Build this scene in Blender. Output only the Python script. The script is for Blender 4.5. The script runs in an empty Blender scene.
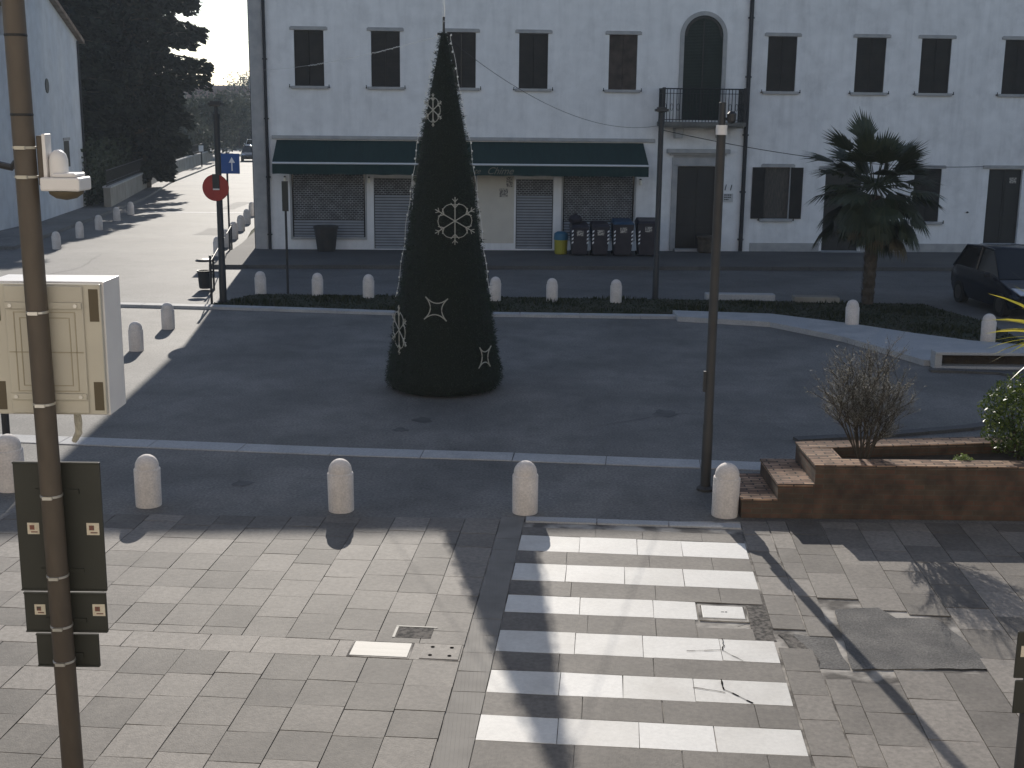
import bpy, math, random
from mathutils import Vector, Matrix
R_ = math.radians
rnd = random.Random(7)
SC = bpy.context.scene
COL = SC.collection

# ---------------------------------------------------------------- camera, sky, sun, exposure
CAM_F, PX, PY, CAM_H = 1250.0, 512.0, 384.0, 4.9
pitch = math.atan(271 / CAM_F); roll = R_(0.63)
Fv = Vector((0, math.cos(pitch), -math.sin(pitch)))
U0 = Vector((0, math.sin(pitch), math.cos(pitch))); R0 = Vector((1, 0, 0))
Rv = math.cos(roll) * R0 + math.sin(roll) * U0
Uv = math.cos(roll) * U0 - math.sin(roll) * R0
cd = bpy.data.cameras.new('camera'); cam = bpy.data.objects.new('camera', cd); COL.objects.link(cam)
mw = Matrix((Rv, Uv, -Fv)).transposed().to_4x4(); mw.translation = (0, 0, CAM_H)
cam.matrix_world = mw
cd.sensor_width = 36; cd.lens = CAM_F * 36 / 1024; cd.clip_end = 5000; cd.clip_start = 0.05
SC.camera = cam

SUN_AZ, SUN_EL = R_(-6.9), R_(24.0)
wd = bpy.data.worlds.new('World'); SC.world = wd; wd.use_nodes = True
wn = wd.node_tree.nodes; bg = wn['Background']
sky = wn.new('ShaderNodeTexSky'); sky.sky_type = 'NISHITA'; sky.sun_disc = False
sky.sun_elevation = SUN_EL; sky.sun_rotation = SUN_AZ % (2 * math.pi)
sky.air_density = 1.0; sky.dust_density = 0.3; sky.ozone_density = 1.0
hs = wn.new('ShaderNodeHueSaturation'); hs.inputs['Saturation'].default_value = 0.8
wd.node_tree.links.new(sky.outputs[0], hs.inputs['Color']); tn = wn.new('ShaderNodeMix'); tn.data_type = 'RGBA'; tn.blend_type = 'MULTIPLY'; tn.inputs[0].default_value = 1.0; tn.inputs[7].default_value = (.95, 1.0, 1.09, 1)
wd.node_tree.links.new(hs.outputs[0], tn.inputs[6]); wd.node_tree.links.new(tn.outputs[2], bg.inputs[0]); bg.inputs[1].default_value = 0.108
sl = bpy.data.lights.new('sun', 'SUN'); sl.energy = 4.7; sl.angle = R_(0.35); sl.color = (1.0, 0.93, 0.83)
so = bpy.data.objects.new('sun', sl); COL.objects.link(so)
svec = Vector((math.sin(SUN_AZ) * math.cos(SUN_EL), math.cos(SUN_AZ) * math.cos(SUN_EL), math.sin(SUN_EL)))
so.rotation_euler = svec.to_track_quat('Z', 'Y').to_euler(); so.location = (0, 0, 40)
SC.view_settings.view_transform = 'Standard'; SC.view_settings.look = 'None'
SC.view_settings.exposure = 0.04; SC.view_settings.gamma = 1.0

HAZE = 0.00038
# survey helpers: turn a sighted direction into a real point
def ray(x, y): return Fv + (x - PX) / CAM_F * Rv - (y - PY) / CAM_F * Uv
def gp(x, y, z=0.0):
    d = ray(x, y); t = (z - CAM_H) / d.z
    return Vector((0, 0, CAM_H)) + t * d
def at(x, y, Y):
    d = ray(x, y); return Vector((0, 0, CAM_H)) + d * (Y / d.y)

# ---------------------------------------------------------------- mesh helpers
class MB:
    def __init__(s): s.v = []; s.f = []; s.t = []
    def add(s, vs, fs, tone=0.5):
        b = len(s.v); s.v += [tuple(v) for v in vs]
        for f in fs: s.f.append(tuple(b + i for i in f)); s.t.append(tone)
    def quad(s, a, b, c, d, tone=0.5): s.add([a, b, c, d], [(0, 1, 2, 3)], tone)
    def box(s, x0, x1, y0, y1, z0, z1, tone=0.5):
        s.add([(x0, y0, z0), (x1, y0, z0), (x1, y1, z0), (x0, y1, z0), (x0, y0, z1), (x1, y0, z1), (x1, y1, z1), (x0, y1, z1)],
              [(0, 3, 2, 1), (4, 5, 6, 7), (0, 1, 5, 4), (1, 2, 6, 5), (2, 3, 7, 6), (3, 0, 4, 7)], tone)
    def prism(s, poly, z0, z1, tone=0.5):
        n = len(poly)
        s.add([(p[0], p[1], z0) for p in poly] + [(p[0], p[1], z1) for p in poly],
              [tuple(range(n - 1, -1, -1)), tuple(range(n, 2 * n))] + [(i, (i + 1) % n, n + (i + 1) % n, n + i) for i in range(n)], tone)
    def xprism(s, poly, y0, y1, tone=0.5):      # polygon in xz pushed along y
        n = len(poly)
        s.add([(p[0], y0, p[1]) for p in poly] + [(p[0], y1, p[1]) for p in poly],
              [tuple(range(n)), tuple(range(2 * n - 1, n - 1, -1))] + [(i, n + i, n + (i + 1) % n, (i + 1) % n) for i in range(n)], tone)
    def tube(s, pts, rad, n=8, caps=True, tone=0.5):
        pts = [Vector(p) for p in pts]
        rs = rad if isinstance(rad, (list, tuple)) else [rad] * len(pts)
        vs = []; fs = []
        for i, p in enumerate(pts):
            d = (pts[min(i + 1, len(pts) - 1)] - pts[max(i - 1, 0)]).normalized()
            a = d.cross(Vector((0, 0, 1)));
            if a.length < 0.05: a = d.cross(Vector((0, 1, 0)))
            a.normalize(); b = a.cross(d)
            for k in range(n):
                an = 2 * math.pi * k / n
                vs.append(p + (a * math.cos(an) + b * math.sin(an)) * rs[i])
        for i in range(len(pts) - 1):
            for k in range(n):
                fs.append((i * n + k, i * n + (k + 1) % n, (i + 1) * n + (k + 1) % n, (i + 1) * n + k))
        if caps: fs.append(tuple(range(n - 1, -1, -1))); fs.append(tuple((len(pts) - 1) * n + k for k in range(n)))
        s.add(vs, fs, tone)
    def lathe(s, prof, n=24, c=(0, 0, 0), tone=0.5):
        vs = []; fs = []
        for r, z in prof:
            for k in range(n):
                a = 2 * math.pi * k / n; vs.append((c[0] + r * math.cos(a), c[1] + r * math.sin(a), c[2] + z))
        for i in range(len(prof) - 1):
            for k in range(n): fs.append((i * n + k, i * n + (k + 1) % n, (i + 1) * n + (k + 1) % n, (i + 1) * n + k))
        fs.append(tuple(range(n - 1, -1, -1))); fs.append(tuple((len(prof) - 1) * n + k for k in range(n)))
        s.add(vs, fs, tone)
    def build(s, name, mat, parent=None, smooth=False, bevel=0.0, kind=None, loc=None):
        me = bpy.data.meshes.new(name); me.from_pydata(s.v, [], s.f)
        me.materials.append(mat)
        at_ = me.attributes.new('tone', 'FLOAT', 'FACE'); at_.data.foreach_set('value', s.t)
        uv = me.uv_layers.new(name='UVMap'); buf = [0.0] * (2 * len(me.loops))
        for p in me.polygons:
            n = p.normal; ax = max(range(3), key=lambda i: abs(n[i]))
            for li in p.loop_indices:
                c = me.vertices[me.loops[li].vertex_index].co
                if ax == 0: u, w = c.y, c.z
                elif ax == 1: u, w = c.x, c.z
                else: u, w = c.x, c.y
                buf[2 * li] = u; buf[2 * li + 1] = w
        uv.data.foreach_set('uv', buf)
        if smooth:
            me.polygons.foreach_set('use_smooth', [True] * len(me.polygons))
            try: me.set_sharp_from_angle(angle=R_(40))
            except Exception: pass
        o = bpy.data.objects.new(name, me); COL.objects.link(o)
        if parent is not None: o.parent = parent
        if loc is not None: o.location = loc
        if bevel > 0:
            m = o.modifiers.new('b', 'BEVEL'); m.width = bevel; m.segments = 2; m.limit_method = 'ANGLE'; m.angle_limit = R_(40)
        if kind: o['kind'] = kind
        return o

def thing(name, label, cat, loc=(0, 0, 0), rz=0.0, group=None):
    o = bpy.data.objects.new(name, None); COL.objects.link(o); o.location = loc; o.rotation_euler = (0, 0, rz)
    o.empty_display_size = 0.2
    return tag(o, label, cat, group)
def tag(o, label, cat, group=None):
    o['label'] = label; o['category'] = cat
    if group: o['group'] = group
    return o
def dup(o, label, loc, rz=0.0, scale=None, group=None, s_tilt=True):
    def cp(s, par):
        c = s.copy(); COL.objects.link(c); c.parent = par
        for ch in kids.get(s.name, []): cp(ch, c)
        return c
    kids = {}
    def coll(s):
        kids[s.name] = list(s.children)
        for ch in s.children: coll(ch)
    coll(o)
    c = cp(o, None); c.location = loc; c.rotation_euler = (0, 0, rz)
    if scale: c.scale = scale
    c['label'] = label
    if s_tilt: c.rotation_euler = (rnd.uniform(-.022, .022), rnd.uniform(-.022, .022), rz)
    if group: c['group'] = group
    return c

# ---------------------------------------------------------------- materials
def mat(name, c1, c2=None, scale=4.0, rough=0.8, bump=0.0, metal=0.0, detail=6.0, tone=None, spec=0.5, fine=None,
        ramp=(0.35, 0.65), stretch=(1, 1, 1), transl=0.0, bscale=None):
    m = bpy.data.materials.new(name); m.use_nodes = True; nt = m.node_tree; N = nt.nodes; L = nt.links
    b = N['Principled BSDF']; b.inputs['Roughness'].default_value = rough; b.inputs['Metallic'].default_value = metal
    b.inputs['Specular IOR Level'].default_value = spec
    col = None
    tc = N.new('ShaderNodeTexCoord'); mp = N.new('ShaderNodeMapping'); mp.inputs['Scale'].default_value = stretch
    L.new(tc.outputs['Object'], mp.inputs['Vector'])
    def rgb(c):
        r = N.new('ShaderNodeRGB'); r.outputs[0].default_value = (*c, 1); return r.outputs[0]
    def mix(f, a, bb, mode='MIX'):
        x = N.new('ShaderNodeMix'); x.data_type = 'RGBA'; x.blend_type = mode
        if isinstance(f, float): x.inputs[0].default_value = f
        else: L.new(f, x.inputs[0])
        L.new(a, x.inputs[6]); L.new(bb, x.inputs[7]); return x.outputs[2]
    def noise(sc, det=detail):
        n = N.new('ShaderNodeTexNoise'); n.inputs['Scale'].default_value = sc; n.inputs['Detail'].default_value = det
        L.new(mp.outputs[0], n.inputs['Vector']); return n.outputs[0]
    def rampf(src, a, bb):
        r = N.new('ShaderNodeMapRange'); r.inputs[1].default_value = a; r.inputs[2].default_value = bb; L.new(src, r.inputs[0]); return r.outputs[0]
    col = rgb(c1)
    if c2 is not None: col = mix(rampf(noise(scale), *ramp), col, rgb(c2))
    if tone is not None:
        a = N.new('ShaderNodeAttribute'); a.attribute_name = 'tone'
        col = mix(a.outputs['Fac'], col, rgb(tone)) if not isinstance(tone, float) else mix(tone, col, a.outputs['Color'], 'OVERLAY')
    if fine:
        fs, fa = fine
        g = N.new('ShaderNodeMapRange'); g.inputs[3].default_value = 1 - fa; g.inputs[4].default_value = 1 + fa
        g.inputs[1].default_value = .3; g.inputs[2].default_value = .7
        L.new(noise(fs, 3), g.inputs[0])
        vm = N.new('ShaderNodeVectorMath'); vm.operation = 'SCALE'; L.new(col, vm.inputs[0]); L.new(g.outputs[0], vm.inputs['Scale']); col = vm.outputs[0]
    L.new(col, b.inputs['Base Color'])
    if bump:
        bp = N.new('ShaderNodeBump'); bp.inputs['Strength'].default_value = bump; bp.inputs['Distance'].default_value = 0.02
        L.new(noise(bscale or scale * 6), bp.inputs['Height']); L.new(bp.outputs[0], b.inputs['Normal'])
    if transl:
        t = N.new('ShaderNodeBsdfTranslucent'); L.new(col, t.inputs[0]); ms = N.new('ShaderNodeMixShader'); ms.inputs[0].default_value = transl
        L.new(b.outputs[0], ms.inputs[1]); L.new(t.outputs[0], ms.inputs[2]); L.new(ms.outputs[0], N['Material Output'].inputs[0])
    m['col'] = 1
    return m

def streaks(m, amt=.14):
    nt = m.node_tree; N = nt.nodes; L = nt.links; b = N['Principled BSDF']; src = b.inputs['Base Color'].links[0].from_socket
    tc = N.new('ShaderNodeTexCoord'); mp = N.new('ShaderNodeMapping'); mp.inputs['Scale'].default_value = (1.6, 1, .16); L.new(tc.outputs['Object'], mp.inputs[0])
    n = N.new('ShaderNodeTexNoise'); n.inputs['Scale'].default_value = 1.7; n.inputs['Detail'].default_value = 8; n.inputs['Roughness'].default_value = .65; L.new(mp.outputs[0], n.inputs['Vector'])
    n2 = N.new('ShaderNodeTexNoise'); n2.inputs['Scale'].default_value = .9; n2.inputs['Detail'].default_value = 10; n2.inputs['Roughness'].default_value = .7; L.new(tc.outputs['Object'], n2.inputs['Vector'])
    m1 = N.new('ShaderNodeMapRange'); m1.inputs[1].default_value = .45; m1.inputs[2].default_value = .75; m1.inputs[3].default_value = 1; m1.inputs[4].default_value = 1 - amt; L.new(n.outputs[0], m1.inputs[0])
    m2 = N.new('ShaderNodeMapRange'); m2.inputs[1].default_value = .5; m2.inputs[2].default_value = .7; m2.inputs[3].default_value = 1; m2.inputs[4].default_value = 1 - amt; L.new(n2.outputs[0], m2.inputs[0])
    mm = N.new('ShaderNodeMath'); mm.operation = 'MULTIPLY'; L.new(m1.outputs[0], mm.inputs[0]); L.new(m2.outputs[0], mm.inputs[1])
    vm = N.new('ShaderNodeVectorMath'); vm.operation = 'SCALE'; L.new(src, vm.inputs[0]); L.new(mm.outputs[0], vm.inputs['Scale']); L.new(vm.outputs[0], b.inputs['Base Color'])

def slat_mat(name, c1, c2, pitch_, rough=0.6, axis='y', metal=0.0, depth=0.6):
    """horizontal slats (axis z of the UV) drawn by bump and thin dark joints that belong to the panel"""
    m = mat(name, c1, c2, 3.0, rough, metal=metal); nt = m.node_tree; N = nt.nodes; L = nt.links; b = N['Principled BSDF']
    uv = N.new('ShaderNodeUVMap'); sp = N.new('ShaderNodeSeparateXYZ'); L.new(uv.outputs[0], sp.inputs[0])
    mu = N.new('ShaderNodeMath'); mu.operation = 'MULTIPLY'; mu.inputs[1].default_value = 1 / pitch_
    L.new(sp.outputs[1 if axis == 'y' else 0], mu.inputs[0])
    fr = N.new('ShaderNodeMath'); fr.operation = 'FRACT'; L.new(mu.outputs[0], fr.inputs[0])
    bp = N.new('ShaderNodeBump'); bp.inputs['Strength'].default_value = depth; bp.inputs['Distance'].default_value = pitch_ * .5
    L.new(fr.outputs[0], bp.inputs['Height']); L.new(bp.outputs[0], b.inputs['Normal'])
    return m

def brick_mat(name, c1, c2, mortar, w=.25, h=.065, ms=.008, rough=.9, off=0.5, bump=.5):
    m = bpy.data.materials.new(name); m.use_nodes = True; nt = m.node_tree; N = nt.nodes; L = nt.links; b = N['Principled BSDF']
    b.inputs['Roughness'].default_value = rough
    uv = N.new('ShaderNodeUVMap'); br = N.new('ShaderNodeTexBrick'); L.new(uv.outputs[0], br.inputs['Vector'])
    br.inputs['Scale'].default_value = 1; br.inputs['Brick Width'].default_value = w; br.inputs['Row Height'].default_value = h
    br.inputs['Mortar Size'].default_value = ms; br.inputs['Mortar Smooth'].default_value = .3; br.offset = off
    br.inputs['Color1'].default_value = (*c1, 1); br.inputs['Color2'].default_value = (*c2, 1); br.inputs['Mortar'].default_value = (*mortar, 1)
    tc = N.new('ShaderNodeTexCoord')
    n = N.new('ShaderNodeTexNoise'); n.inputs['Scale'].default_value = 5; n.inputs['Detail'].default_value = 6; L.new(tc.outputs['Object'], n.inputs['Vector'])
    g = N.new('ShaderNodeMapRange'); g.inputs[1].default_value = .3; g.inputs[2].default_value = .7; g.inputs[3].default_value = .6; g.inputs[4].default_value = 1.4; L.new(n.outputs[0], g.inputs[0])
    vm = N.new('ShaderNodeVectorMath'); vm.operation = 'SCALE'; L.new(br.outputs[0], vm.inputs[0]); L.new(g.outputs[0], vm.inputs['Scale']); L.new(vm.outputs[0], b.inputs['Base Color'])
    bp = N.new('ShaderNodeBump'); bp.invert = True; bp.inputs['Strength'].default_value = bump; bp.inputs['Distance'].default_value = .01
    L.new(br.outputs['Fac'], bp.inputs['Height']); L.new(bp.outputs[0], b.inputs['Normal'])
    return m

MT = {}
MT['asphalt'] = mat('asphalt', (.120, .113, .104), (.195, .183, .168), .5, .72, bump=.4, fine=(28, .34), bscale=90)
MT['asphalt_dark'] = mat('asphalt_patch', (.085, .082, .08), (.14, .133, .125), 3, .9, bump=.6, fine=(50, .35), bscale=60)
MT['street'] = mat('street_asphalt', (.10, .098, .097), (.155, .15, .146), .35, .74, bump=.3, fine=(20, .3), bscale=80)
MT['pavement'] = mat('pavement', (.075, .072, .07), (.105, .10, .095), .5, .85, bump=.2, fine=(30, .2))
MT['earth'] = mat('earth', (.07, .065, .04), (.04, .055, .02), .05, 1)
MT['soil'] = mat('soil', (.035, .025, .018), (.06, .045, .03), 8, 1, bump=.8)
MT['turf'] = mat('turf', (.02, .028, .009), (.045, .04, .024), 1.5, 1, bump=.8, fine=(30, .4))
MT['slab'] = mat('paving_slab', (.092, .081, .070), (.140, .125, .108), 1.6, .74, bump=.22, tone=(.255, .228, .20), fine=(24, .2), bscale=70)
MT['mortar'] = mat('mortar', (.10, .09, .08), (.40, .37, .33), 2.5, .95, bump=.6, ramp=(.42, .58))
MT['white_slab'] = mat('white_marble', (.60, .585, .55), (.50, .48, .445), 2.5, .65, bump=.07, tone=(.68, .665, .635), fine=(30, .06), stretch=(1, 1, 1))
MT['kerb'] = mat('kerb_stone', (.34, .34, .34), (.45, .44, .43), 2, .75, bump=.3, tone=(.38, .38, .385), fine=(40, .15))
MT['stone'] = mat('bollard_stone', (.62, .56, .51), (.72, .66, .61), 5, .75, bump=.35, fine=(45, .12), ramp=(.3, .7))
MT['trim'] = mat('trim_stone', (.33, .33, .33), (.42, .41, .4), 3, .85, bump=.2)
MT['plaster'] = mat('plaster', (.83, .825, .82), (.78, .775, .77), .5, .92, bump=.12, fine=(2.5, .05), bscale=18, ramp=(.3, .7))
MT['plaster_right'] = mat('plaster_right', (.81, .805, .805), (.75, .745, .745), .45, .92, bump=.12, fine=(2.2, .06), bscale=18, ramp=(.3, .7))
MT['plaster_blue'] = mat('plaster_pale', (.66, .68, .70), (.57, .6, .64), .5, .92, fine=(2, .08))
MT['plaster_cream'] = mat('plaster_cream', (.74, .69, .63), (.70, .65, .59), .6, .92, fine=(3, .05))
MT['wood_dark'] = slat_mat('shutter_wood', (.022, .021, .020), (.034, .031, .028), .045)
MT['wood_red'] = slat_mat('worn_shutter_wood', (.040, .030, .026), (.09, .07, .058), .045)
MT['door_wood'] = mat('door_wood', (.010, .010, .010), (.016, .015, .014), 4, .5, stretch=(1, 1, .15))
MT['green_blind'] = slat_mat('green_blind', (.012, .022, .018), (.018, .03, .025), .05)
MT['awning'] = mat('awning_cloth', (.006, .026, .024), (.009, .034, .031), 1.5, .85, stretch=(6, 1, .3))
MT['awning_bar'] = mat('awning_bar', (.62, .63, .64), rough=.5)
MT['rolling'] = mat('rolling_shutter', (.22, .24, .27), (.26, .28, .31), 3, .5, tone=(.03, .035, .04))
MT['glass'] = mat('dark_glass', (.012, .013, .014), rough=.06, spec=.6)
MT['grille'] = brick_mat('grille', (.012, .012, .013), (.02, .02, .022), (.26, .265, .27), .13, .065, .011, .6, bump=.3)
MT['iron'] = mat('black_iron', (.012, .012, .013), rough=.6)
MT['pipe'] = mat('dark_pipe', (.016, .016, .02), rough=.6)
MT['tile'] = slat_mat('roof_tile', (.22, .16, .12), (.34, .28, .22), .22, .9, axis='x', depth=1)
MT['pole_brown'] = mat('brown_pole', (.062, .048, .036), (.085, .066, .048), 3, .55, metal=.0, stretch=(1, 1, .3), fine=(20, .1))
MT['pole_grey'] = mat('grey_pole', (.030, .028, .027), (.042, .039, .036), 3, .6)
MT['pole_black'] = mat('black_pole', (.02, .021, .024), rough=.5)
MT['steel'] = mat('bright_steel', (.6, .58, .54), rough=.35, metal=.8)
MT['beige'] = mat('beige_plastic', (.50, .47, .39), (.46, .43, .36), 3, .55)
MT['beige_dark'] = mat('beige_groove', (.36, .32, .24), rough=.7)
MT['offwhite'] = mat('white_plastic', (.72, .70, .68), (.66, .64, .63), 3, .45)
MT['sign_back'] = mat('sign_back', (.028, .029, .022), (.036, .036, .028), 3, .6)
MT['sticker'] = mat('sticker', (.68, .64, .52), (.62, .54, .42), 40, .6)
MT['sticker_ink'] = mat('sticker_ink', (.25, .08, .05), (.08, .07, .06), 60, .6)
MT['red'] = mat('sign_red', (.36, .03, .02), (.30, .025, .018), 4, .55)
MT['blue'] = mat('sign_blue', (.015, .08, .28), rough=.5)
MT['white'] = mat('white_paint', (.8, .8, .8), rough=.5)
MT['needle'] = mat('needle_garland', (.008, .018, .010), tone=(.022, .040, .022), rough=.8)
MT['tree_core'] = mat('tree_core', (.008, .012, .008), rough=1)
MT['cedar'] = mat('cedar_needles', (.006, .010, .008), tone=(.026, .032, .020), rough=.9, transl=.06)
MT['bark'] = mat('bark', (.06, .048, .036), (.1, .08, .06), 6, .95, bump=.8)
MT['palm'] = mat('palm_leaf', (.022, .034, .012), tone=(.055, .065, .028), rough=.55, transl=.2)
MT['palm_dead'] = mat('dry_palm_leaf', (.07, .055, .03), tone=(.12, .095, .05), rough=.9)
MT['twig'] = mat('twig', (.04, .032, .022), (.07, .055, .038), 20, .8)
MT['bud'] = mat('bud_leaf', (.13, .12, .09), tone=(.26, .25, .21), rough=.6, transl=.35)
MT['leaf'] = mat('shrub_leaf', (.025, .05, .008), tone=(.13, .17, .03), rough=.35, transl=.3)
MT['yucca'] = mat('yucca_leaf', (.12, .15, .02), tone=(.5, .42, .06), rough=.4, transl=.5)
MT['weed'] = mat('weed_leaf', (.10, .14, .03), tone=(.22, .28, .08), rough=.5, transl=.3)
MT['hedge'] = mat('hedge_leaf', (.02, .032, .014), tone=(.06, .07, .035), rough=.8, transl=.15)
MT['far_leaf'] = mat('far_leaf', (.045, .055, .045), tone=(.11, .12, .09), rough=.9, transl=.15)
MT['grass'] = mat('grass_blade', (.012, .02, .006), tone=(.045, .05, .018), rough=.8, transl=.3)
MT['brick'] = brick_mat('brick', (.095, .048, .03), (.068, .046, .03), (.07, .06, .042))
MT['brick_top'] = brick_mat('brick_coping', (.40, .26, .17), (.17, .095, .06), (.06, .045, .035), .25, .075, .012, off=.5)
MT['stone_wall'] = mat('boundary_stone', (.22, .2, .17), (.3, .28, .24), 1.2, .9, bump=.3)
MT['car_black'] = mat('car_paint_dark', (.008, .009, .012), rough=.2, spec=.6)
MT['car_blue'] = mat('car_paint_blue', (.006, .009, .018), rough=.25, spec=.4)
MT['car_white'] = mat('car_paint_white', (.75, .75, .75), rough=.3)
MT['tyre'] = mat('tyre', (.015, .015, .015), rough=.9)
MT['lamp_glass'] = mat('headlight_glass', (.6, .62, .65), rough=.15, metal=.5)
MT['bin_dark'] = mat('bin_plastic', (.02, .017, .025), (.03, .025, .034), 4, .5)
MT['bin_blue'] = mat('bin_lid_blue', (.015, .05, .10), rough=.45)
MT['bin_yellow'] = mat('bin_yellow', (.33, .30, .03), rough=.5)
MT['bin_lightblue'] = mat('bin_light_blue', (.03, .14, .24), rough=.5)
MT['pot'] = slat_mat('ribbed_pot', (.05, .05, .05), (.07, .065, .06), .12)
MT['cable'] = mat('cable', (.02, .02, .02), rough=.7)
MT['cable_white'] = mat('pale_cable', (.55, .55, .52), rough=.5)
MT['bulb'] = mat('bulb', (.85, .85, .82), rough=.15)
MT['tube_white'] = mat('rope_light', (.40, .39, .34), rough=.4)
MT['screen_dark'] = mat('slot_dark', (.10, .08, .05), rough=.8)
MT['letter'] = mat('awning_letter', (.17, .155, .115), rough=.6)
MT['poster'] = mat('poster', (.45, .42, .36), (.12, .11, .11), 22, .6, ramp=(.45, .55))
MT['lamp_white'] = mat('sconce_glass', (.85, .83, .75), rough=.25)
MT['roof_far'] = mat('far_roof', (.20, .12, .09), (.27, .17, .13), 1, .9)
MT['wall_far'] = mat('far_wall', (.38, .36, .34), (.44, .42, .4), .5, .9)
MT['tactile'] = slat_mat('ribbed_slab', (.16, .146, .13), (.21, .194, .174), .035, .75, axis='x', depth=.8)
MT['hole'] = mat('hole_dark', (.01, .009, .008), rough=1, spec=0)
MT['rubble'] = mat('rubble', (.06, .055, .05), (.2, .18, .16), 22, .95, bump=1.0, ramp=(.4, .6))

for k_, a_ in (('plaster', .13), ('plaster_right', .16), ('plaster_blue', .12), ('asphalt', .25), ('street', .2), ('stone', .12), ('slab', .12)): streaks(MT[k_], a_)
# ---------------------------------------------------------------- the ground
def sheet(name, poly, z, m, kind='structure'):
    b = MB(); b.add([(p[0], p[1], z) for p in poly], [tuple(range(len(poly)))]); return b.build(name, m, kind=kind)
sheet('ground', [(-1500, -300), (1500, -300), (1500, 3000), (-1500, 3000)], -0.03, MT['earth'])
sheet('plaza', [(-60, 14.72), (60, 14.72), (60, 31.4), (-60, 31.4)], 0.0, MT['asphalt'])
b = MB()
left = [(-60, 31.4), (-60, 44), (-17.6, 44), (-19.2, 59), (-20.3, 69), (-23.2, 85.5), (-27.0, 115), (-33, 140), (-42, 165)]
right = [(-36, 165), (-27.5, 140), (-22.5, 115), (-17.8, 90.8), (-14.7, 79.3), (-12.9, 70), (-11.6, 59), (-10.9, 52), (-9.7, 44.4)]
st = left + right + [(-9.7, 40.2), (60, 44.4), (60, 31.4)]
b.add([(x, y, 0.0) for x, y in st], [tuple(range(len(st)))][::1]); b.build('street', MT['street'], kind='structure')
# pavement in front of the long building, one kerb step up
pb = MB(); pb.prism([(-9.6, 39.45), (60, 43.6), (60, 48.2), (-9.0, 44.1), (-9.0, 75), (-11.9, 72), (-11.2, 58), (-10.0, 46)], -.02, .11)
pb.build('pavement', MT['pavement'], kind='structure')
kb = MB()
ang = math.atan2(4.15, 69.6)
for i in range(58):
    x0 = -9.6 + i * 1.2; y0 = 39.45 + (x0 + 9.6) * .0596
    x1 = x0 + 1.185; y1 = 39.45 + (x1 + 9.6) * .0596
    kb.prism([(x0, y0 - .16), (x1, y1 - .16), (x1, y1 - .002), (x0, y0 - .002)], -.02, .125, rnd.random())
kb.build('pavement_kerb', MT['pavement'], kind='structure')
kb = MB()                                                     # left pavement of the side street
for (xa, ya), (xb, yb) in zip(left[2:-1], left[3:]):
    kb.prism([(xa - 2.2, ya), (xa, ya), (xb, yb), (xb - 2.2, yb)], -.02, .12, rnd.random())
kb.build('side_pavement', MT['street'], kind='structure')
# transverse pale drain line across the side street and patched asphalt
sheet('road_line', [(-17.9, 60.9), (-11.9, 60.9), (-11.9, 61.5), (-17.9, 61.5)], .005, MT['kerb'])
pt = MB()
for cx_, cy_, w_, h_ in [(-12.3, 51.5, .55, 1.5), (-14.6, 66, .4, 2.6)]:
    pt.add([(cx_ + w_ * sx + rnd.uniform(-.1, .1), cy_ + h_ * sy, .004) for sx, sy in ((-1, -1), (0, -.95), (1, -1), (1.05, 0), (1, 1), (.1, 1.05), (-1, 1), (-.95, 0))], [tuple(range(8))])
pt.build('road_patch', mat('patch_asphalt', (.10, .097, .094), (.15, .145, .14), 1.2, .8, bump=.3), kind='structure')

# plaza edge: pale stone strips set in the asphalt
def strip(name, pts, w, z, seg, m=MT['kerb'], z0=-.01):
    b = MB()
    P = [Vector((p[0], p[1])) for p in pts]
    for a, c in zip(P[:-1], P[1:]):
        L_ = (c - a).length; n = max(1, round(L_ / seg)); d = (c - a) / n; nn = Vector((-d.y, d.x)).normalized() * w
        for i in range(n):
            s0 = a + d * i + d.normalized() * .006; s1 = a + d * (i + 1) - d.normalized() * .006
            b.prism([s0, s1, s1 + nn, s0 + nn], z0, z + rnd.uniform(0, .004), rnd.random())
    return b.build(name, m, kind='structure')
strip('stone_strip', [(-14, 18.75), (-6.76, 18.0), (-2.65, 17.55), (.01, 17.35), (2.69, 17.08), (3.9, 16.95)], .42, .012, 1.5)
strip('plaza_kerb', [(-24, 31.9), (-13.1, 31.55), (-7.53, 31.05), (-2.78, 30.4), (3.13, 30.3), (4.1, 30.3)], .34, .07, 1.6)
strip('crossing_kerb', [(.18, 14.60), (2.80, 14.42)], .17, .022, .9)
# curved raised kerb on the right of the plaza
outer = [(4.0, 30.98), (6.38, 30.6), (8.01, 29.25), (9.1, 28.0), (10.1, 27.1), (11.4, 26.5), (13.5, 26.1)]
inner = [(4.0, 29.98), (6.10, 29.3), (7.35, 27.4), (8.0, 25.7), (8.3, 24.75), (11.0, 24.9), (13.5, 25.0)]
kb = MB()
for i in range(len(outer) - 1):
    for k in range(2):
        t0, t1 = k / 2, (k + 1) / 2
        f = lambda P, Q, t: (P[0] + (Q[0] - P[0]) * t, P[1] + (Q[1] - P[1]) * t)
        kb.prism([f(inner[i], inner[i + 1], t0), f(inner[i], inner[i + 1], t1), f(outer[i], outer[i + 1], t1), f(outer[i], outer[i + 1], t0)], -.02, .12, rnd.random())
kb.build('curved_kerb', MT['kerb'], kind='structure')

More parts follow.
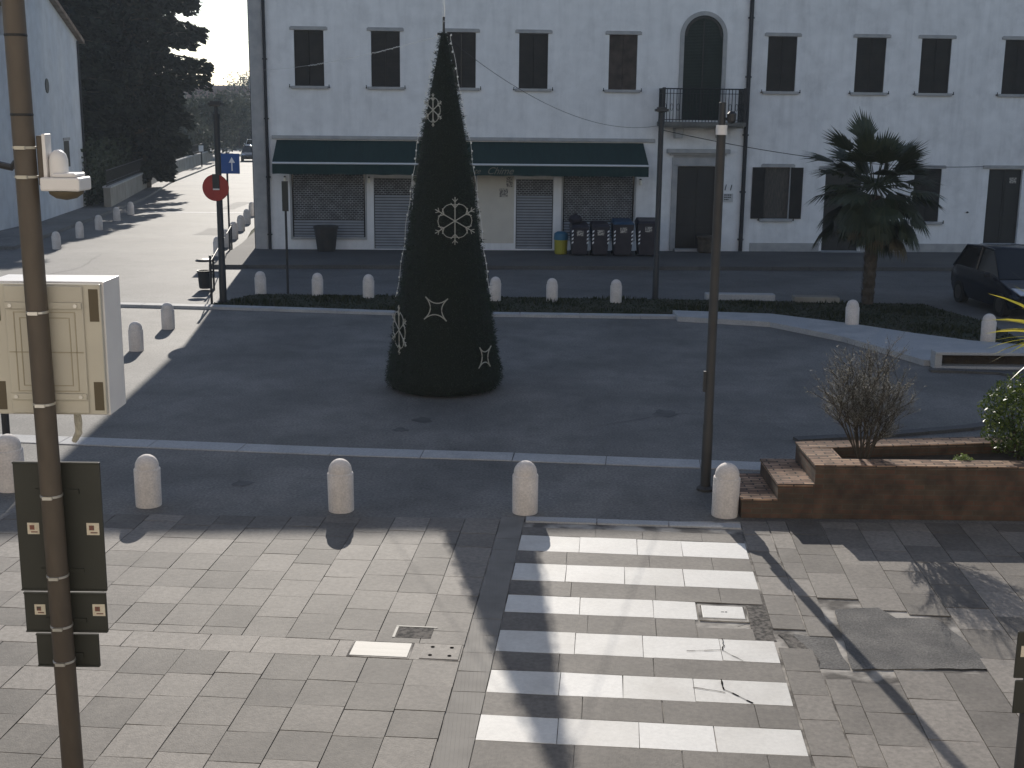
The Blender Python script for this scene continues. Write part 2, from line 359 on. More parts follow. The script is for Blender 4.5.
strip('round_kerb', [(8.25, 24.3), (9.6, 24.15), (10.15, 23.4), (10.2, 22.3), (9.7, 21.2), (8.7, 20.2), (7.4, 19.45), (5.8, 18.9), (4.4, 18.55)][::-1], .2, .05, .9, MT['pavement'])
cr = MB()
def pcrack(pts, w=.012):
    P = [Vector((*p, .003)) for p in pts]; Q = []
    for a, c in zip(P[:-1], P[1:]):
        n = max(2, int((c - a).length / .3))
        for k in range(n): q = a.lerp(c, k / n); q.x += rnd.uniform(-.05, .05); q.y += rnd.uniform(-.05, .05); Q.append(q)
    Q.append(P[-1])
    for a, c in zip(Q[:-1], Q[1:]):
        d = c - a; n_ = Vector((-d.y, d.x, 0)).normalized() * w * rnd.uniform(.4, 1.2); cr.quad(a - n_, c - n_, c + n_, a + n_)
pcrack([(1.2, 19.4), (2.8, 20.4), (5.2, 20.1), (7.2, 21.2)], .007); pcrack([(-6.2, 26), (-4, 27.2), (-2.2, 26.4)], .007)
pcrack([(-4.8, 16.6), (-2.2, 16.3), (0.4, 16.5), (2.2, 16.1)], .004); pcrack([(-14.5, 35), (-13.6, 39), (-14.2, 43)], .015)
cr.build('asphalt_crack', MT['asphalt_dark'], kind='structure')
stn = MB()
for cx_, cy_, w_ in [(-1.45, 19.75, .16), (-1.75, 19.1, .12), (2.55, 20.4, .22), (-3.6, 16.1, .14)]:
    stn.add([(cx_ + w_ * math.cos(k * .45) * rnd.uniform(.6, 1.3), cy_ + w_ * 1.2 * math.sin(k * .45) * rnd.uniform(.6, 1.3), .0045) for k in range(14)], [tuple(range(14))])
stn.build('asphalt_stain', mat('oil_stain', (.06, .057, .053), (.10, .095, .09), 5, .7, bump=.2), kind='structure')
# grass strip between plaza and street
gpoly = [(-7.75, 31.55), (-2.78, 30.78), (4.0, 31.02), (6.42, 30.64), (8.05, 29.29), (9.14, 28.04), (10.14, 27.14), (11.4, 26.55), (11.5, 30.2), (10.9, 33.0), (4, 33.35), (-6.9, 33.5)]
b = MB(); b.prism(gpoly, -.02, .05); b.build('verge', MT['turf'], kind='structure')
def inpoly(x, y, P):
    c = False; j = len(P) - 1
    for i in range(len(P)):
        if (P[i][1] > y) != (P[j][1] > y) and x < (P[j][0] - P[i][0]) * (y - P[i][1]) / (P[j][1] - P[i][1]) + P[i][0]: c = not c
        j = i
    return c
b = MB(); n = 0
while n < 11000:
    x = rnd.uniform(-7.8, 11.5); y = rnd.uniform(26.5, 33.5)
    if not inpoly(x, y, gpoly): continue
    n += 1; a = rnd.uniform(0, 6.28); h = rnd.uniform(.02, .05) + .10 * max(0, math.sin(x * 1.7) * math.cos(y * 2.3 + x * .6)); w = .02
    dx, dy = math.cos(a) * w, math.sin(a) * w
    b.add([(x - dx, y - dy, .05), (x + dx, y + dy, .05), (x + rnd.uniform(-.04, .04), y + rnd.uniform(-.04, .04), .05 + h)], [(0, 1, 2)], rnd.random())
b.build('grass', MT['grass'], kind='stuff')

# ---------------------------------------------------------------- paved crossing area (local frame turned with the crossing)
ca = R_(4.5); O_ = Vector((.13, 14.1)); cu = Vector((math.cos(ca), -math.sin(ca))); cv = Vector((math.sin(ca), math.cos(ca)))
def cw(x, v, z=0): p = O_ + cu * x + cv * v; return (p.x, p.y, z)
def slab(b, x0, x1, v0, v1, z=.014, gap=.004, tone=None):
    t = rnd.random() ** 1.4 * .85 if tone is None else tone
    j = lambda: rnd.uniform(-.0025, .0025)
    q = [cw(x0 + gap + j(), v0 + gap + j()), cw(x1 - gap + j(), v0 + gap + j()), cw(x1 - gap + j(), v1 - gap + j()), cw(x0 + gap + j(), v1 - gap + j())]
    zz = [z + rnd.uniform(-.0025, .0025) for _ in range(4)]
    vs = [(p[0], p[1], -.004) for p in q] + [(p[0], p[1], zz[i]) for i, p in enumerate(q)]
    b.add(vs, [(4, 5, 6, 7), (0, 1, 5, 4), (1, 2, 6, 5), (2, 3, 7, 6), (3, 0, 4, 7)], t)
sheet('paving_bed', [(-14, 4), (14, 4), (14, 14.72), (-14, 14.72)], 0.002, MT['mortar'])
pav = MB()
patch1 = [(3.30, 11.92), (3.76, 11.98), (3.86, 11.70), (4.25, 11.72), (4.36, 11.2), (4.42, 10.56), (3.10, 10.52), (3.2, 11.2)]
patch2 = [(2.60, 11.3), (2.74, 11.3), (3.1, 11.22), (3.1, 10.52), (2.72, 10.55)]
drain = (-3.55, -3.19)
def column(x0, x1, vmin=-9.2, vmax=None, cut=True, ln=(.44, .54)):
    v = .63 + .0787 * x0
    first = rnd.uniform(.2, .6); v1 = v; v0 = v - first
    while v1 > vmin:
        segs = [(v0, v1)]
        if cut:
            if v0 < drain[1] and v1 > drain[1]: segs = [(drain[1], v1)]; v0 = drain[0] if v0 < drain[0] else drain[0]
            elif v1 <= drain[1] and v1 > drain[0]: segs = []; v0 = drain[0]
        for a, c in segs:
            if c - a < .05: continue
            p = cw((x0 + x1) / 2, (a + c) / 2)
            if inpoly(p[0], p[1], patch1) or inpoly(p[0], p[1], patch2): continue
            slab(pav, x0, x1, a, c)
        v1 = v0; v0 = v1 - rnd.uniform(*ln)
x = -.30
while x > -13: w = rnd.choice([.42, .43, .44, .435]); column(x - w, x); x -= w
# the pale transverse drain row on the left
x = -.30
while x > -13:
    w = rnd.uniform(.45, .8); slab(pav, x - w, x, drain[0], drain[1], tone=rnd.uniform(.75, 1.0)); x -= w
# right side
column(2.64, 2.96, cut=False, ln=(.34, .6)); column(2.97, 3.2, cut=False)
x = 3.2
while x < 14: w = rnd.choice([.42, .44, .41]); column(x, x + w, cut=False, ln=(.55, .75)); x += w
# crossing: grey bands between the white ones
S = [(0, .53), (.94, 1.46), (1.88, 2.34), (2.79, 3.28), (3.68, 4.13), (4.55, 4.98), (5.6, 6.05)]
cov = (1.98, 2.53, -2.40, -1.90)      # inspection cover (x0,x1,v0,v1)
def band(b, v0, v1, x0=0.0, x1=2.62, lens=(.55, .95), tone=None, lift=.014):
    x = x0
    while x < x1 - .02:
        w = rnd.uniform(*lens)
        if x + w > x1 - .25: w = x1 - x
        slab(b, x, x + w, v0, v1, tone=tone if tone is not None else rnd.random(), z=lift, gap=.003); x += w
prev = .30
for i, (a, c) in enumerate(S):
    if i == 2: band(pav, -a, -1.46 - .001, tone=.12)
    elif i == 3:
        band(pav, -a, -2.34, 0, 1.9, tone=.12); slab(pav, 1.9, 2.45, -a, -2.52, tone=.12)
    else: band(pav, -a, prev, tone=.12)
    prev = -c
band(pav, -6.6, prev, tone=.1); band(pav, -9, -6.6)
pav.build('paving', MT['slab'], kind='structure')
zeb = MB()
for i, (a, c) in enumerate(S):
    if i == 2: band(zeb, -c, -a, 0, 1.93)
    else: band(zeb, -c, -a, lens=(.5, .78))
zeb.build('zebra_crossing', MT['white_slab'], kind='structure')
tac = MB()
v = .66
while v > -9:
    slab(tac, -.295, -.005, v - .4, v, z=.013, gap=.003, tone=rnd.random()); v -= .4
tac.build('tactile_strip', MT['tactile'], kind='structure')
def patch(name, P, z, m, jag=.02):
    Q = []
    for i in range(len(P)):
        a = Vector(P[i]); c = Vector(P[(i + 1) % len(P)]); n = max(1, int((c - a).length / .1))
        for k in range(n): q = a.lerp(c, k / n); Q.append((q.x + rnd.uniform(-jag, jag), q.y + rnd.uniform(-jag, jag)))
    return sheet(name, Q, z, m)
patch('asphalt_patch', patch1, .015, MT['asphalt_dark'], .012)
patch('asphalt_patch', patch2, .007, MT['asphalt_dark'], .01); patch('asphalt_patch', [(2.60, 11.3), (2.74, 11.3), (2.80, 11.0), (2.86, 10.8), (2.82, 10.56), (2.70, 10.6)], .012, MT['rubble'], .015)
rb = [cw(2.44, -2.78)[:2], cw(2.64, -2.78)[:2], cw(2.64, -1.88)[:2], cw(2.44, -1.88)[:2]]
patch('asphalt_patch', rb, .007, MT['rubble'], .01)
# cracks in the white slabs: thin gaps with dark fill
ck = MB()
def crack(pts, w=.006):
    P = [Vector(cw(*p)) for p in pts]; Q = []
    for a, c in zip(P[:-1], P[1:]):
        for k in range(4):
            q = a.lerp(c, k / 4); q.x += rnd.uniform(-.008, .008); q.y += rnd.uniform(-.008, .008); Q.append(q)
    Q.append(P[-1])
    for a, c in zip(Q[:-1], Q[1:]):
        d = (c - a); n_ = Vector((-d.y, d.x, 0)).normalized() * w * rnd.uniform(.3, 1)
        z = Vector((0, 0, .0205)); ck.quad(a - n_ + z, c - n_ + z, c + n_ + z, a + n_ + z)
crack([(2.13, -2.79), (2.13, -2.95), (2.1, -3.05), (2.28, -3.28)]); crack([(1.78, -3.1), (2.1, -3.05)])
crack([(2.04, -3.68), (2.06, -3.88), (2.28, -4.12)], .009); crack([(1.78, -3.86), (2.06, -3.94)])
crack([(2.64, -2.2), (2.3, -2.5)], .004)
ck.build('slab_crack', MT['hole'], kind='structure')

# inspection covers
mc = thing('inspection_cover', 'white square stone inspection cover at the right end of the third white crossing band', 'manhole cover', cw(2.19, -2.15))
mc.rotation_euler = (0, 0, -ca)
q = MB(); q.box(-.21, .21, -.15, .17, 0, .024, .6); q.build('lid', MT['white_slab'], mc, bevel=.006)
q = MB()
for a in ((-.245, -.22, -.2, .22), (.22, .24, -.2, .22), (-.22, .22, .185, .22), (-.22, .22, -.2, -.165)): q.box(a[0], a[1], a[2], a[3], 0, .016)
q.build('frame', MT['mortar'], mc)
q = MB(); q.lathe([(.012, .0245), (.012, .026), (.004, .0265)], 10, (.03, .01, 0)); q.box(-.02, .012, .002, .014, .0245, .0262); q.build('pin', MT['iron'], mc)
g0 = gp(441, 653.5)
dg = thing('drain_cover', 'pale square drain slab with four round dark holes, set in the light row of slabs', 'drain cover', (g0.x, g0.y, 0), -ca)
q = MB(); q.box(-.18, .18, -.165, .165, 0, .021, .9); q.build('lid', MT['slab'], dg, bevel=.005)
for sx in (-.09, .09):
    for sy in (-.09, .09):
        q = MB(); q.lathe([(.019, .0215), (.019, .0235)], 12, (sx, sy, 0)); q.build('hole', MT['hole'], dg)
g0 = gp(381, 651)
dg = thing('steel_cover', 'long bright cover plate shining in the row of light slabs beside the drain slab', 'manhole cover', (g0.x, g0.y, 0), -ca)
q = MB(); q.box(-.27, .27, -.155, .155, 0, .021, .95); q.build('lid', mat('smooth_slab', (.24, .225, .205), (.30, .285, .26), 3, .6, stretch=(.3, 6, 1)), dg, bevel=.004)
q = MB()
for a in ((-.29, -.275, -.175, .175), (.275, .29, -.175, .175), (-.275, .275, .16, .175), (-.275, .275, -.175, -.16)): q.box(a[0], a[1], a[2], a[3], 0, .018)
q.build('frame', MT['mortar'], dg)
g0 = gp(415, 634)
dg = thing('sunken_slab', 'worn sunken patch slab with a dark gap along it, above the drain slab', 'paving slab', (g0.x, g0.y, 0), -ca)
q = MB(); q.box(-.17, .17, -.13, .12, 0, .017, .5); q.build('slab', MT['rubble'], dg, bevel=.003)
q = MB(); q.box(-.2, .2, .125, .145, 0, .019); q.box(-.2, -.175, -.13, .12, 0, .019); q.build('gap', MT['iron'], dg)

# ---------------------------------------------------------------- the long building
BROT = math.atan(.06)
def wall_holes(b, x0, x1, z0, z1, holes, y=0.0, depth=.22):
    xs = sorted({x0, x1, *[h[0] for h in holes], *[h[1] for h in holes]}); zs = sorted({z0, z1, *[h[2] for h in holes], *[h[3] for h in holes]})
    xs = [v for v in xs if x0 <= v <= x1]
    for i in range(len(xs) - 1):
        for k in range(len(zs) - 1):
            cx_ = (xs[i] + xs[i + 1]) / 2; cz_ = (zs[k] + zs[k + 1]) / 2
            if any(h[0] < cx_ < h[1] and h[2] < cz_ < h[3] for h in holes): continue
            b.quad((xs[i], y, zs[k]), (xs[i + 1], y, zs[k]), (xs[i + 1], y, zs[k + 1]), (xs[i], y, zs[k + 1]))
    for h in holes:
        a, c, e, g = h; d = y + depth
        b.quad((a, y, e), (a, d, e), (a, d, g), (a, y, g)); b.quad((c, d, e), (c, y, e), (c, y, g), (c, d, g))
        b.quad((a, y, g), (a, d, g), (c, d, g), (c, y, g)); b.quad((a, d, e), (a, y, e), (c, y, e), (c, d, e))
        b.quad((a, d, e), (c, d, e), (c, d, g), (a, d, g))
EAVE = 13.42; DEP = 11.0
def shuttered(parent, x0, x1, z0, z1, m, lintel=True, sillw=.13, open_=False):
    f = MB(); f.box(x0 + .003, x1 - .003, .14, .20, z0 + .003, z1 - .003); w = f.build('window', MT['glass'], parent)
    xm = (x0 + x1) / 2
    if not open_:
        for a, c in ((x0 + .008, xm - .006), (xm + .006, x1 - .008)):
            s = MB(); s.box(a, c, .05, .09, z0 + .01, z1 - .01)
            s.box(a, a + .05, .035, .052, z0 + .01, z1 - .01); s.box(c - .05, c, .035, .052, z0 + .01, z1 - .01)
            for zz in (z0 + .01, (z0 + z1) / 2 - .03, z1 - .07): s.box(a + .05, c - .05, .037, .052, zz, zz + .06)
            s.build('shutter', m, w)
    if lintel:
        s = MB(); s.box(x0 - .14, x1 + .14, -.05, .03, z1 + .003, z1 + .10); s.box(x0 - .11, x1 + .11, -.03, .02, z1 + .1, z1 + .125); s.build('lintel', MT['trim'], w, bevel=.008)
    s = MB(); s.box(x0 - sillw, x1 + sillw, -.10, .06, z0 - .10, z0 - .003); s.build('sill', MT['trim'], w, bevel=.01)
    for xx in (x0 - sillw - .06, x1 + sillw + .02):
        s = MB(); s.box(xx, xx + .035, -.10, .0, z0 - .06, z0 - .02); s.box(xx + .005, xx + .03, -.10, -.08, z0 - .06, z0 + .05); s.build('shutter_catch', MT['iron'], w)
    return w
th = thing('town_house', 'long pale rendered building with green awning, balcony and arched window, across the plaza', 'building', (0, 44.8, 0), BROT)
wins = [(-7.62, -6.61), (-4.99, -4.0), (-2.38, -1.38), (.12, 1.13), (3.26, 4.25)]
zW = (5.74, 7.6)
shop = [(-7.83, -5.27, .52, 2.9, 'window'), (-4.96, -3.62, .12, 2.9, 'door'), (-3.33, -1.38, .52, 2.9, 'window'), (.07, 1.4, .14, 2.9, 'door'), (1.75, 4.3, .52, 2.9, 'window')]
arch = (5.88, 7.25, 4.72, 7.60)
door = (5.82, 7.22, .12, 3.12)
holes = [(a, c, zW[0], zW[1]) for a, c in wins] + [s[:4] for s in shop] + [arch, door]
XR = 8.2
b = MB(); wall_holes(b, -9.12, XR, 0, EAVE, holes)
b.quad((-9.12, DEP, 0), (-9.12, 0, 0), (-9.12, 0, EAVE), (-9.12, DEP, EAVE)); b.quad((XR, DEP, 0), (-9.12, DEP, 0), (-9.12, DEP, EAVE), (XR, DEP, EAVE))
b.build('wall', MT['plaster'], th)
b = MB()
b.add([(-9.9, -.5, EAVE), (XR - .004, -.5, EAVE), (XR - .004, DEP / 2, EAVE + 1.7), (-9.9, DEP / 2, EAVE + 1.7), (XR - .004, DEP + .5, EAVE), (-9.9, DEP + .5, EAVE),
       (-9.9, -.5, EAVE - .12), (XR - .004, -.5, EAVE - .12), (XR - .004, DEP + .5, EAVE - .12), (-9.9, DEP + .5, EAVE - .12)],
      [(0, 1, 2, 3), (3, 2, 4, 5), (6, 9, 8, 7), (0, 6, 7, 1), (4, 8, 9, 5), (0, 3, 5, 9, 6), (1, 7, 8, 4, 2)]); b.build('roof', MT['tile'], th)
b = MB(); b.box(-9.14, -8.70, -.03, .0, 0, EAVE - .13); b.build('corner_pilaster', MT['trim'], th)
for i, (a, c) in enumerate(wins):
    w = shuttered(th, a, c, zW[0], zW[1], MT['wood_red'] if i == 4 else MT['wood_dark'])
    if i == 4: w['label'] = 'weathered closed shutters with peeling reddish paint'
# arched door on the balcony
b = MB(); cxa, ra, zs_ = (arch[0] + arch[1]) / 2, (arch[1] - arch[0]) / 2, 7.60
n = 20; ri, ro = ra, ra + .14
for k in range(n):
    a0, a1 = math.pi * k / n, math.pi * (k + 1) / n
    pts = [(cxa + ri * math.cos(a0), zs_ + ri * math.sin(a0)), (cxa + ro * math.cos(a0), zs_ + ro * math.sin(a0)), (cxa + ro * math.cos(a1), zs_ + ro * math.sin(a1)), (cxa + ri * math.cos(a1), zs_ + ri * math.sin(a1))]
    b.xprism(pts, -.07, .0)
b.box(arch[0] - .14, arch[0], -.07, 0, 4.72, zs_); b.box(arch[1], arch[1] + .14, -.07, 0, 4.72, zs_)
dr = MB(); poly = [(arch[0] + .003, 4.73), (arch[1] - .003, 4.73)] + [(cxa + (ra - .003) * math.cos(math.pi * k / 20), zs_ + (ra - .003) * math.sin(math.pi * k / 20)) for k in range(21)]
dr.xprism(poly, -.012, -.004); ad = dr.build('arched_door', MT['green_blind'], th)
b.build('stone_surround', MT['trim'], ad)
q = MB(); q.box(cxa - .02, cxa + .02, -.03, -.012, 4.75, zs_ + .5); q.build('door_stile', MT['door_wood'], ad)
b = MB()
for k in range(12):
    a0, a1 = math.pi * k / 12, math.pi * (k + 1) / 12; r0, r1 = ra - .10, ra - .03
    b.xprism([(cxa + r0 * math.cos(a0), zs_ + r0 * math.sin(a0)), (cxa + r1 * math.cos(a0), zs_ + r1 * math.sin(a0)), (cxa + r1 * math.cos(a1), zs_ + r1 * math.sin(a1)), (cxa + r0 * math.cos(a1), zs_ + r0 * math.sin(a1))], -.035, -.012)
b.build('fanlight_frame', MT['door_wood'], ad)
# balcony
b = MB(); b.box(5.02, 7.98, -.95, -.002, 4.52, 4.66); b.box(5.08, 7.92, -.9, -.002, 4.46, 4.52); bal = b.build('balcony', mat('mossy_stone', (.10, .095, .085), (.17, .165, .15), 3, .9, bump=.3), th, bevel=.015)
for xx in (5.6, 7.1):
    b = MB(); b.xprism([(xx, 4.459), (xx + .3, 4.459), (xx + .3, 4.3), (xx + .27, 4.1), (xx + .03, 4.1), (xx, 4.3)], -.45, -.002); b.build('corbel', MT['trim'], bal, bevel=.02)
b = MB()
z0, z1 = 4.66, 5.78
for (a, c) in (((5.08, -.9), (7.92, -.9)), ((5.08, -.9), (5.08, -.02)), ((7.92, -.9), (7.92, -.02))):
    for zz, rr in ((z1, .024), (z0 + .08, .015), (z1 - .16, .012)): b.tube([(*a, zz), (*c, zz)], rr, 6)
    L_ = math.hypot(c[0] - a[0], c[1] - a[1]); n = int(L_ / .11)
    for k in range(n + 1):
        x = a[0] + (c[0] - a[0]) * k / n; y = a[1] + (c[1] - a[1]) * k / n
        b.tube([(x, y, z0), (x, y, z1)], .013, 5, False)
        if k % 2 == 0 and k < n:      # scrolls
            ux, uy = (c[0] - a[0]) / L_, (c[1] - a[1]) / L_
            pts = [(x + ux * (.055 + .045 * math.cos(t)), y + uy * (.055 + .045 * math.cos(t)), z0 + .5 + .12 * math.sin(t)) for t in [j * math.pi / 5 for j in range(11)]]
            b.tube(pts, .008, 4, False)
for x, y in ((5.08, -.9), (7.92, -.9)): b.box(x - .05, x + .05, y - .05, y + .05, z0, z1 + .04)
b.build('railing', MT['iron'], bal)
# entrance door with stone portal
b = MB(); b.box(door[0] + .004, door[1] - .004, .12, .17, .13, 3.1)
for xx in (door[0] + .08, (door[0] + door[1]) / 2 + .04):
    for zz, hh in ((.25, .7), (1.05, .9), (2.05, .9)): b.box(xx, xx + .56, .10, .12, zz, zz + hh)
dd = b.build('entrance_door', MT['door_wood'], th)
b = MB(); b.box(door[0] - .2, door[0], -.06, .0, .11, 3.12); b.box(door[1], door[1] + .2, -.06, .0, .11, 3.12); b.box(door[0] - .2, door[1] + .2, -.06, 0, 3.12, 3.42)
b.box(door[0] - .3, door[1] + .3, -.16, 0, 3.5, 3.58); b.box(door[0] - .42, door[1] + .42, -.28, 0, 3.58, 3.72); b.box(door[0] - .16, door[1] + .16, -.04, 0, 3.42, 3.5)
b.build('portal', MT['trim'], dd, bevel=.012)
b = MB(); b.box(door[0] - .05, door[1] + .05, -.35, -.07, .11, .2); b.build('doorstep', MT['trim'], dd)
# shop fronts
for x0, x1, z0, z1, kd in shop:
    if kd == 'door':
        b = MB(); b.box(x0 + .004, x1 - .004, .10, .15, z0 + .002, z1 - .3, 1)
        for k in range(19): b.box(x0 + .03, x1 - .03, .07, .099, z0 + .02 + k * .1, z0 + .092 + k * .1, 0)
        w = b.build('shop_door', MT['rolling'], th)
        q = MB(); q.box(x0 + .004, x1 - .004, .06, .069, 2.04, z1 - .3); q.build('grille', MT['grille'], w)
    else:
        b = MB(); b.box(x0 + .004, x1 - .004, .12, .17, z0 + .002, z1 - .01); w = b.build('shop_window', MT['glass'], th)
        q = MB(); q.box(x0 + .05, x1 - .05, .095, .115, z0 + .62, z1 - .05); q.build('grille', MT['grille'], w)
        q = MB()
        for k in range(6): q.box(x0 + .05, x1 - .05, .07, .10, z0 + .02 + k * .1, z0 + .09 + k * .1, 0)
        q.box(x0 + .05, x1 - .05, .101, .115, z0 + .02, z0 + .61, 1); q.build('rolling_shutter', MT['rolling'], w)
        q = MB(); q.box(x0 - .06, x1 + .06, -.06, .06, z0 - .07, z0 - .003); q.box(x0 - .06, x0 + .0, -.025, -.001, z0, z1); q.box(x1, x1 + .06, -.025, -.001, z0, z1); q.build('frame', MT['trim'], w)
# awning and moulding
b = MB(); b.box(-8.46, 4.97, -.10, -.002, 3.93, 4.06); b.build('moulding', MT['trim'], th, bevel=.02)
AX0, AX1, AY, AZ = -8.32, 4.58, -1.25, 3.17
b = MB()
b.add([(AX0 + .02, -.01, 3.90), (AX1 - .02, -.01, 3.90), (AX1, AY, AZ), (AX0, AY, AZ), (AX0 + .02, -.01, 3.88), (AX1 - .02, -.01, 3.88), (AX1, AY, AZ - .02), (AX0, AY, AZ - .02)],
      [(0, 3, 2, 1), (4, 5, 6, 7), (0, 4, 7, 3), (1, 2, 6, 5), (0, 1, 5, 4)])
aw = b.build('awning', MT['awning'], th)
b = MB(); n = 90; top = []; bot = []
for k in range(n + 1):
    x = AX0 + (AX1 - AX0) * k / n; yy = AY - .012 + .008 * math.sin(k * 1.3); b.v.append((x, AY - .01, AZ - .04)); b.v.append((x, yy, AZ - .38 + .01 * math.sin(k * .9)))
for k in range(n): b.f.append((2 * k, 2 * k + 1, 2 * k + 3, 2 * k + 2)); b.t.append(.5)
o = b.build('valance', MT['awning'], aw); s = o.modifiers.new('s', 'SOLIDIFY'); s.thickness = .006
b = MB(); b.tube([(AX0, AY - .02, AZ - .01), (AX1, AY - .02, AZ - .01)], .035, 8); b.build('front_bar', MT['awning_bar'], aw)
for x in (AX0 + .06, -3.3, -.9, AX1 - .06):
    b = MB(); b.tube([(x, -.01, 3.75), (x, AY * .5, 3.25), (x, AY + .02, AZ - .05)], .02, 6); b.build('awning_arm', MT['awning_bar'], aw)
def lettering(txt, size, loc, m, parent, rot=(math.pi / 2, 0, 0), shear=0.0, ext=.004, name='lettering', align='CENTER'):
    c = bpy.data.curves.new(name, 'FONT'); c.body = txt; c.size = size; c.shear = shear; c.extrude = ext; c.align_x = align
    t = bpy.data.objects.new('tmp', c); COL.objects.link(t)
    me = bpy.data.meshes.new_from_object(t.evaluated_get(bpy.context.evaluated_depsgraph_get()))
    bpy.data.objects.remove(t); me.materials.clear(); me.materials.append(m)
    o = bpy.data.objects.new(name, me); COL.objects.link(o); o.parent = parent; o.location = loc; o.rotation_euler = rot
    return o
lettering('Chime', .34, (-.58, AY - .035, AZ - .33), MT['letter'], aw, shear=.45)
lettering('te', .26, (-1.36, AY - .035, AZ - .31), MT['letter'], aw, shear=.45)
# beige panel with posters between shop fronts
b = MB(); b.box(-1.30, .0, -.02, -.001, .35, 2.9); b.build('wall_panel', mat('panel', (.62, .58, .50), (.57, .53, .46), 2, .8), th)
for x, z, w_, h_ in [(-.28, 2.33, .22, .36), (-.52, 1.98, .3, .3)]:
    b = MB(); b.box(x, x + w_, -.035, -.021, z, z + h_); b.build('notice', MT['poster'], th)
b = MB(); b.box(7.52, 7.86, -.03, -.001, 1.86, 2.16); o = b.build('name_plate', mat('plate', (.5, .5, .5), rough=.6), th)
for i, t in enumerate(['- - - - -', '— ——', '---']): pass
b = MB()
for i in range(3):
    x = 7.54
    while x < 7.8 - .05 * i: w_ = rnd.uniform(.02, .06); b.box(x, x + w_, -.034, -.031, 2.09 - i * .08, 2.13 - i * .08); x += w_ + .015
b.build('lettering', MT['iron'], o)['kind'] = 'stuff'
for x in (7.56, 7.76): b = MB(); b.tube([(x, -.02, 2.28), (x + .02, -.12, 2.48)], .015, 5); b.build('bracket', MT['iron'], th)
for x in (-8.05, -5.12, -3.46, -1.55, 4.5):
    b = MB(); b.box(x - .03, x + .03, -.10, -.002, 2.62, 2.66); s = b.build('wall_lamp', MT['iron'], th)
    q = MB(); q.lathe([(.03, 0), (.055, .03), (.05, .15), (.02, .18)], 10, (x, -.13, 2.44)); q.build('lamp_glass', MT['lamp_white'], s)
for x in (-8.62,):
    b = MB(); b.tube([(x, -.10, .1), (x, -.10, EAVE - .1)], .055, 10)
    for z in (.6, 2.6, 4.6, 6.6, 8.6): b.box(x - .08, x + .08, -.12, 0, z, z + .04)
    b.build('downpipe', MT['pipe'], th)
# left street face of the building has a drain pipe too
b = MB(); b.tube([(-9.15, .25, .1), (-9.15, .25, EAVE - .1)], .05, 8); b.build('downpipe', MT['pipe'], th)

# right hand house
rh = thing('terraced_house', 'white rendered house right of the dark downpipe, partly behind the palm', 'building', (0, 44.8, 0), BROT)
rw = [(8.86, 9.89), (12.02, 13.08), (14.35, 15.43), (17.37, 18.39), (20.4, 21.4)]
gw = [(8.98, 9.92, 1.27, 3.1), (14.45, 15.45, 1.2, 3.1)]; gd = [(11.2, 12.55, .12, 3.02), (17.2, 18.45, .42, 3.1)]
XR2 = 30
b = MB(); wall_holes(b, XR, XR2, 0, EAVE, [(a, c, zW[0] + .01, zW[1] + .02) for a, c in rw] + gw + gd)
b.quad((XR2, 0, 0), (XR2, DEP, 0), (XR2, DEP, EAVE), (XR2, 0, EAVE)); b.quad((XR2, DEP, 0), (XR, DEP, 0), (XR, DEP, EAVE), (XR2, DEP, EAVE))
b.build('wall', MT['plaster_right'], rh)
b = MB()
b.add([(XR + .004, -.5, EAVE), (XR2, -.5, EAVE), (XR2, DEP / 2, EAVE + 1.7), (XR + .004, DEP / 2, EAVE + 1.7), (XR2, DEP + .5, EAVE), (XR + .004, DEP + .5, EAVE),
       (XR + .004, -.5, EAVE - .12), (XR2, -.5, EAVE - .12), (XR2, DEP + .5, EAVE - .12), (XR + .004, DEP + .5, EAVE - .12)],
      [(0, 1, 2, 3), (3, 2, 4, 5), (6, 9, 8, 7), (0, 6, 7, 1), (4, 8, 9, 5), (0, 3, 5, 9, 6), (1, 7, 8, 4, 2)]); b.build('roof', MT['tile'], rh)
for a, c in rw: shuttered(rh, a, c, zW[0] + .01, zW[1] + .02, MT['wood_dark'])
for i, h in enumerate(gw):
    w = shuttered(rh, *h, MT['wood_dark'], open_=(i == 0))
    if i == 0:
        for a, c in ((8.53, 8.975), (9.925, 10.36)):
            s = MB(); s.box(a, c, -.055, -.015, 1.28, 3.1); s.box(a, a + .05, -.07, -.056, 1.28, 3.1); s.box(c - .05, c, -.07, -.056, 1.28, 3.1); s.build('shutter', MT['wood_dark'], w)
        s = MB(); s.box(9.0, 9.9, .10, .135, 1.3, 3.08); s.build('blind', mat('worn_blind', (.10, .085, .07), (.05, .045, .04), 9, .8, stretch=(3, 1, .5)), w)
for i, h in enumerate(gd):
    b = MB(); b.box(h[0] + .004, h[1] - .004, .12, .17, h[2] + .004, h[3] - .004); xm = (h[0] + h[1]) / 2
    b.box(xm - .02, xm + .02, .10, .12, h[2] + .01, h[3] - .01)
    for xx in (h[0] + .08, xm + .07):
        for zz, hh in ((h[2] + .12, .8), (h[2] + 1.05, 1.3)): b.box(xx, xx + .5, .105, .12, zz, zz + hh)
    d_ = b.build('door', MT['door_wood'], rh)
    b = MB(); b.box(h[0] - .25, h[1] + .25, -.06, 0, h[3] + .02, h[3] + .14); b.build('lintel', MT['trim'], d_, bevel=.01)
    b = MB(); b.box(h[0] - .1, h[1] + .1, -.4, -.002, .11, h[2] + .0); b.build('doorstep', MT['trim'], d_)
    if i == 1: b = MB(); b.box(xm + .2, xm + .45, .09, .104, 2.6, 2.8); b.build('notice', MT['poster'], d_)
b = MB(); b.box(XR + .35, 11.1, -.025, -.001, .0, .40); b.box(12.65, 17.1, -.025, -.001, 0, .40); b.box(18.55, XR2, -.025, -.001, 0, .40); b.build('plinth', MT['trim'], rh)
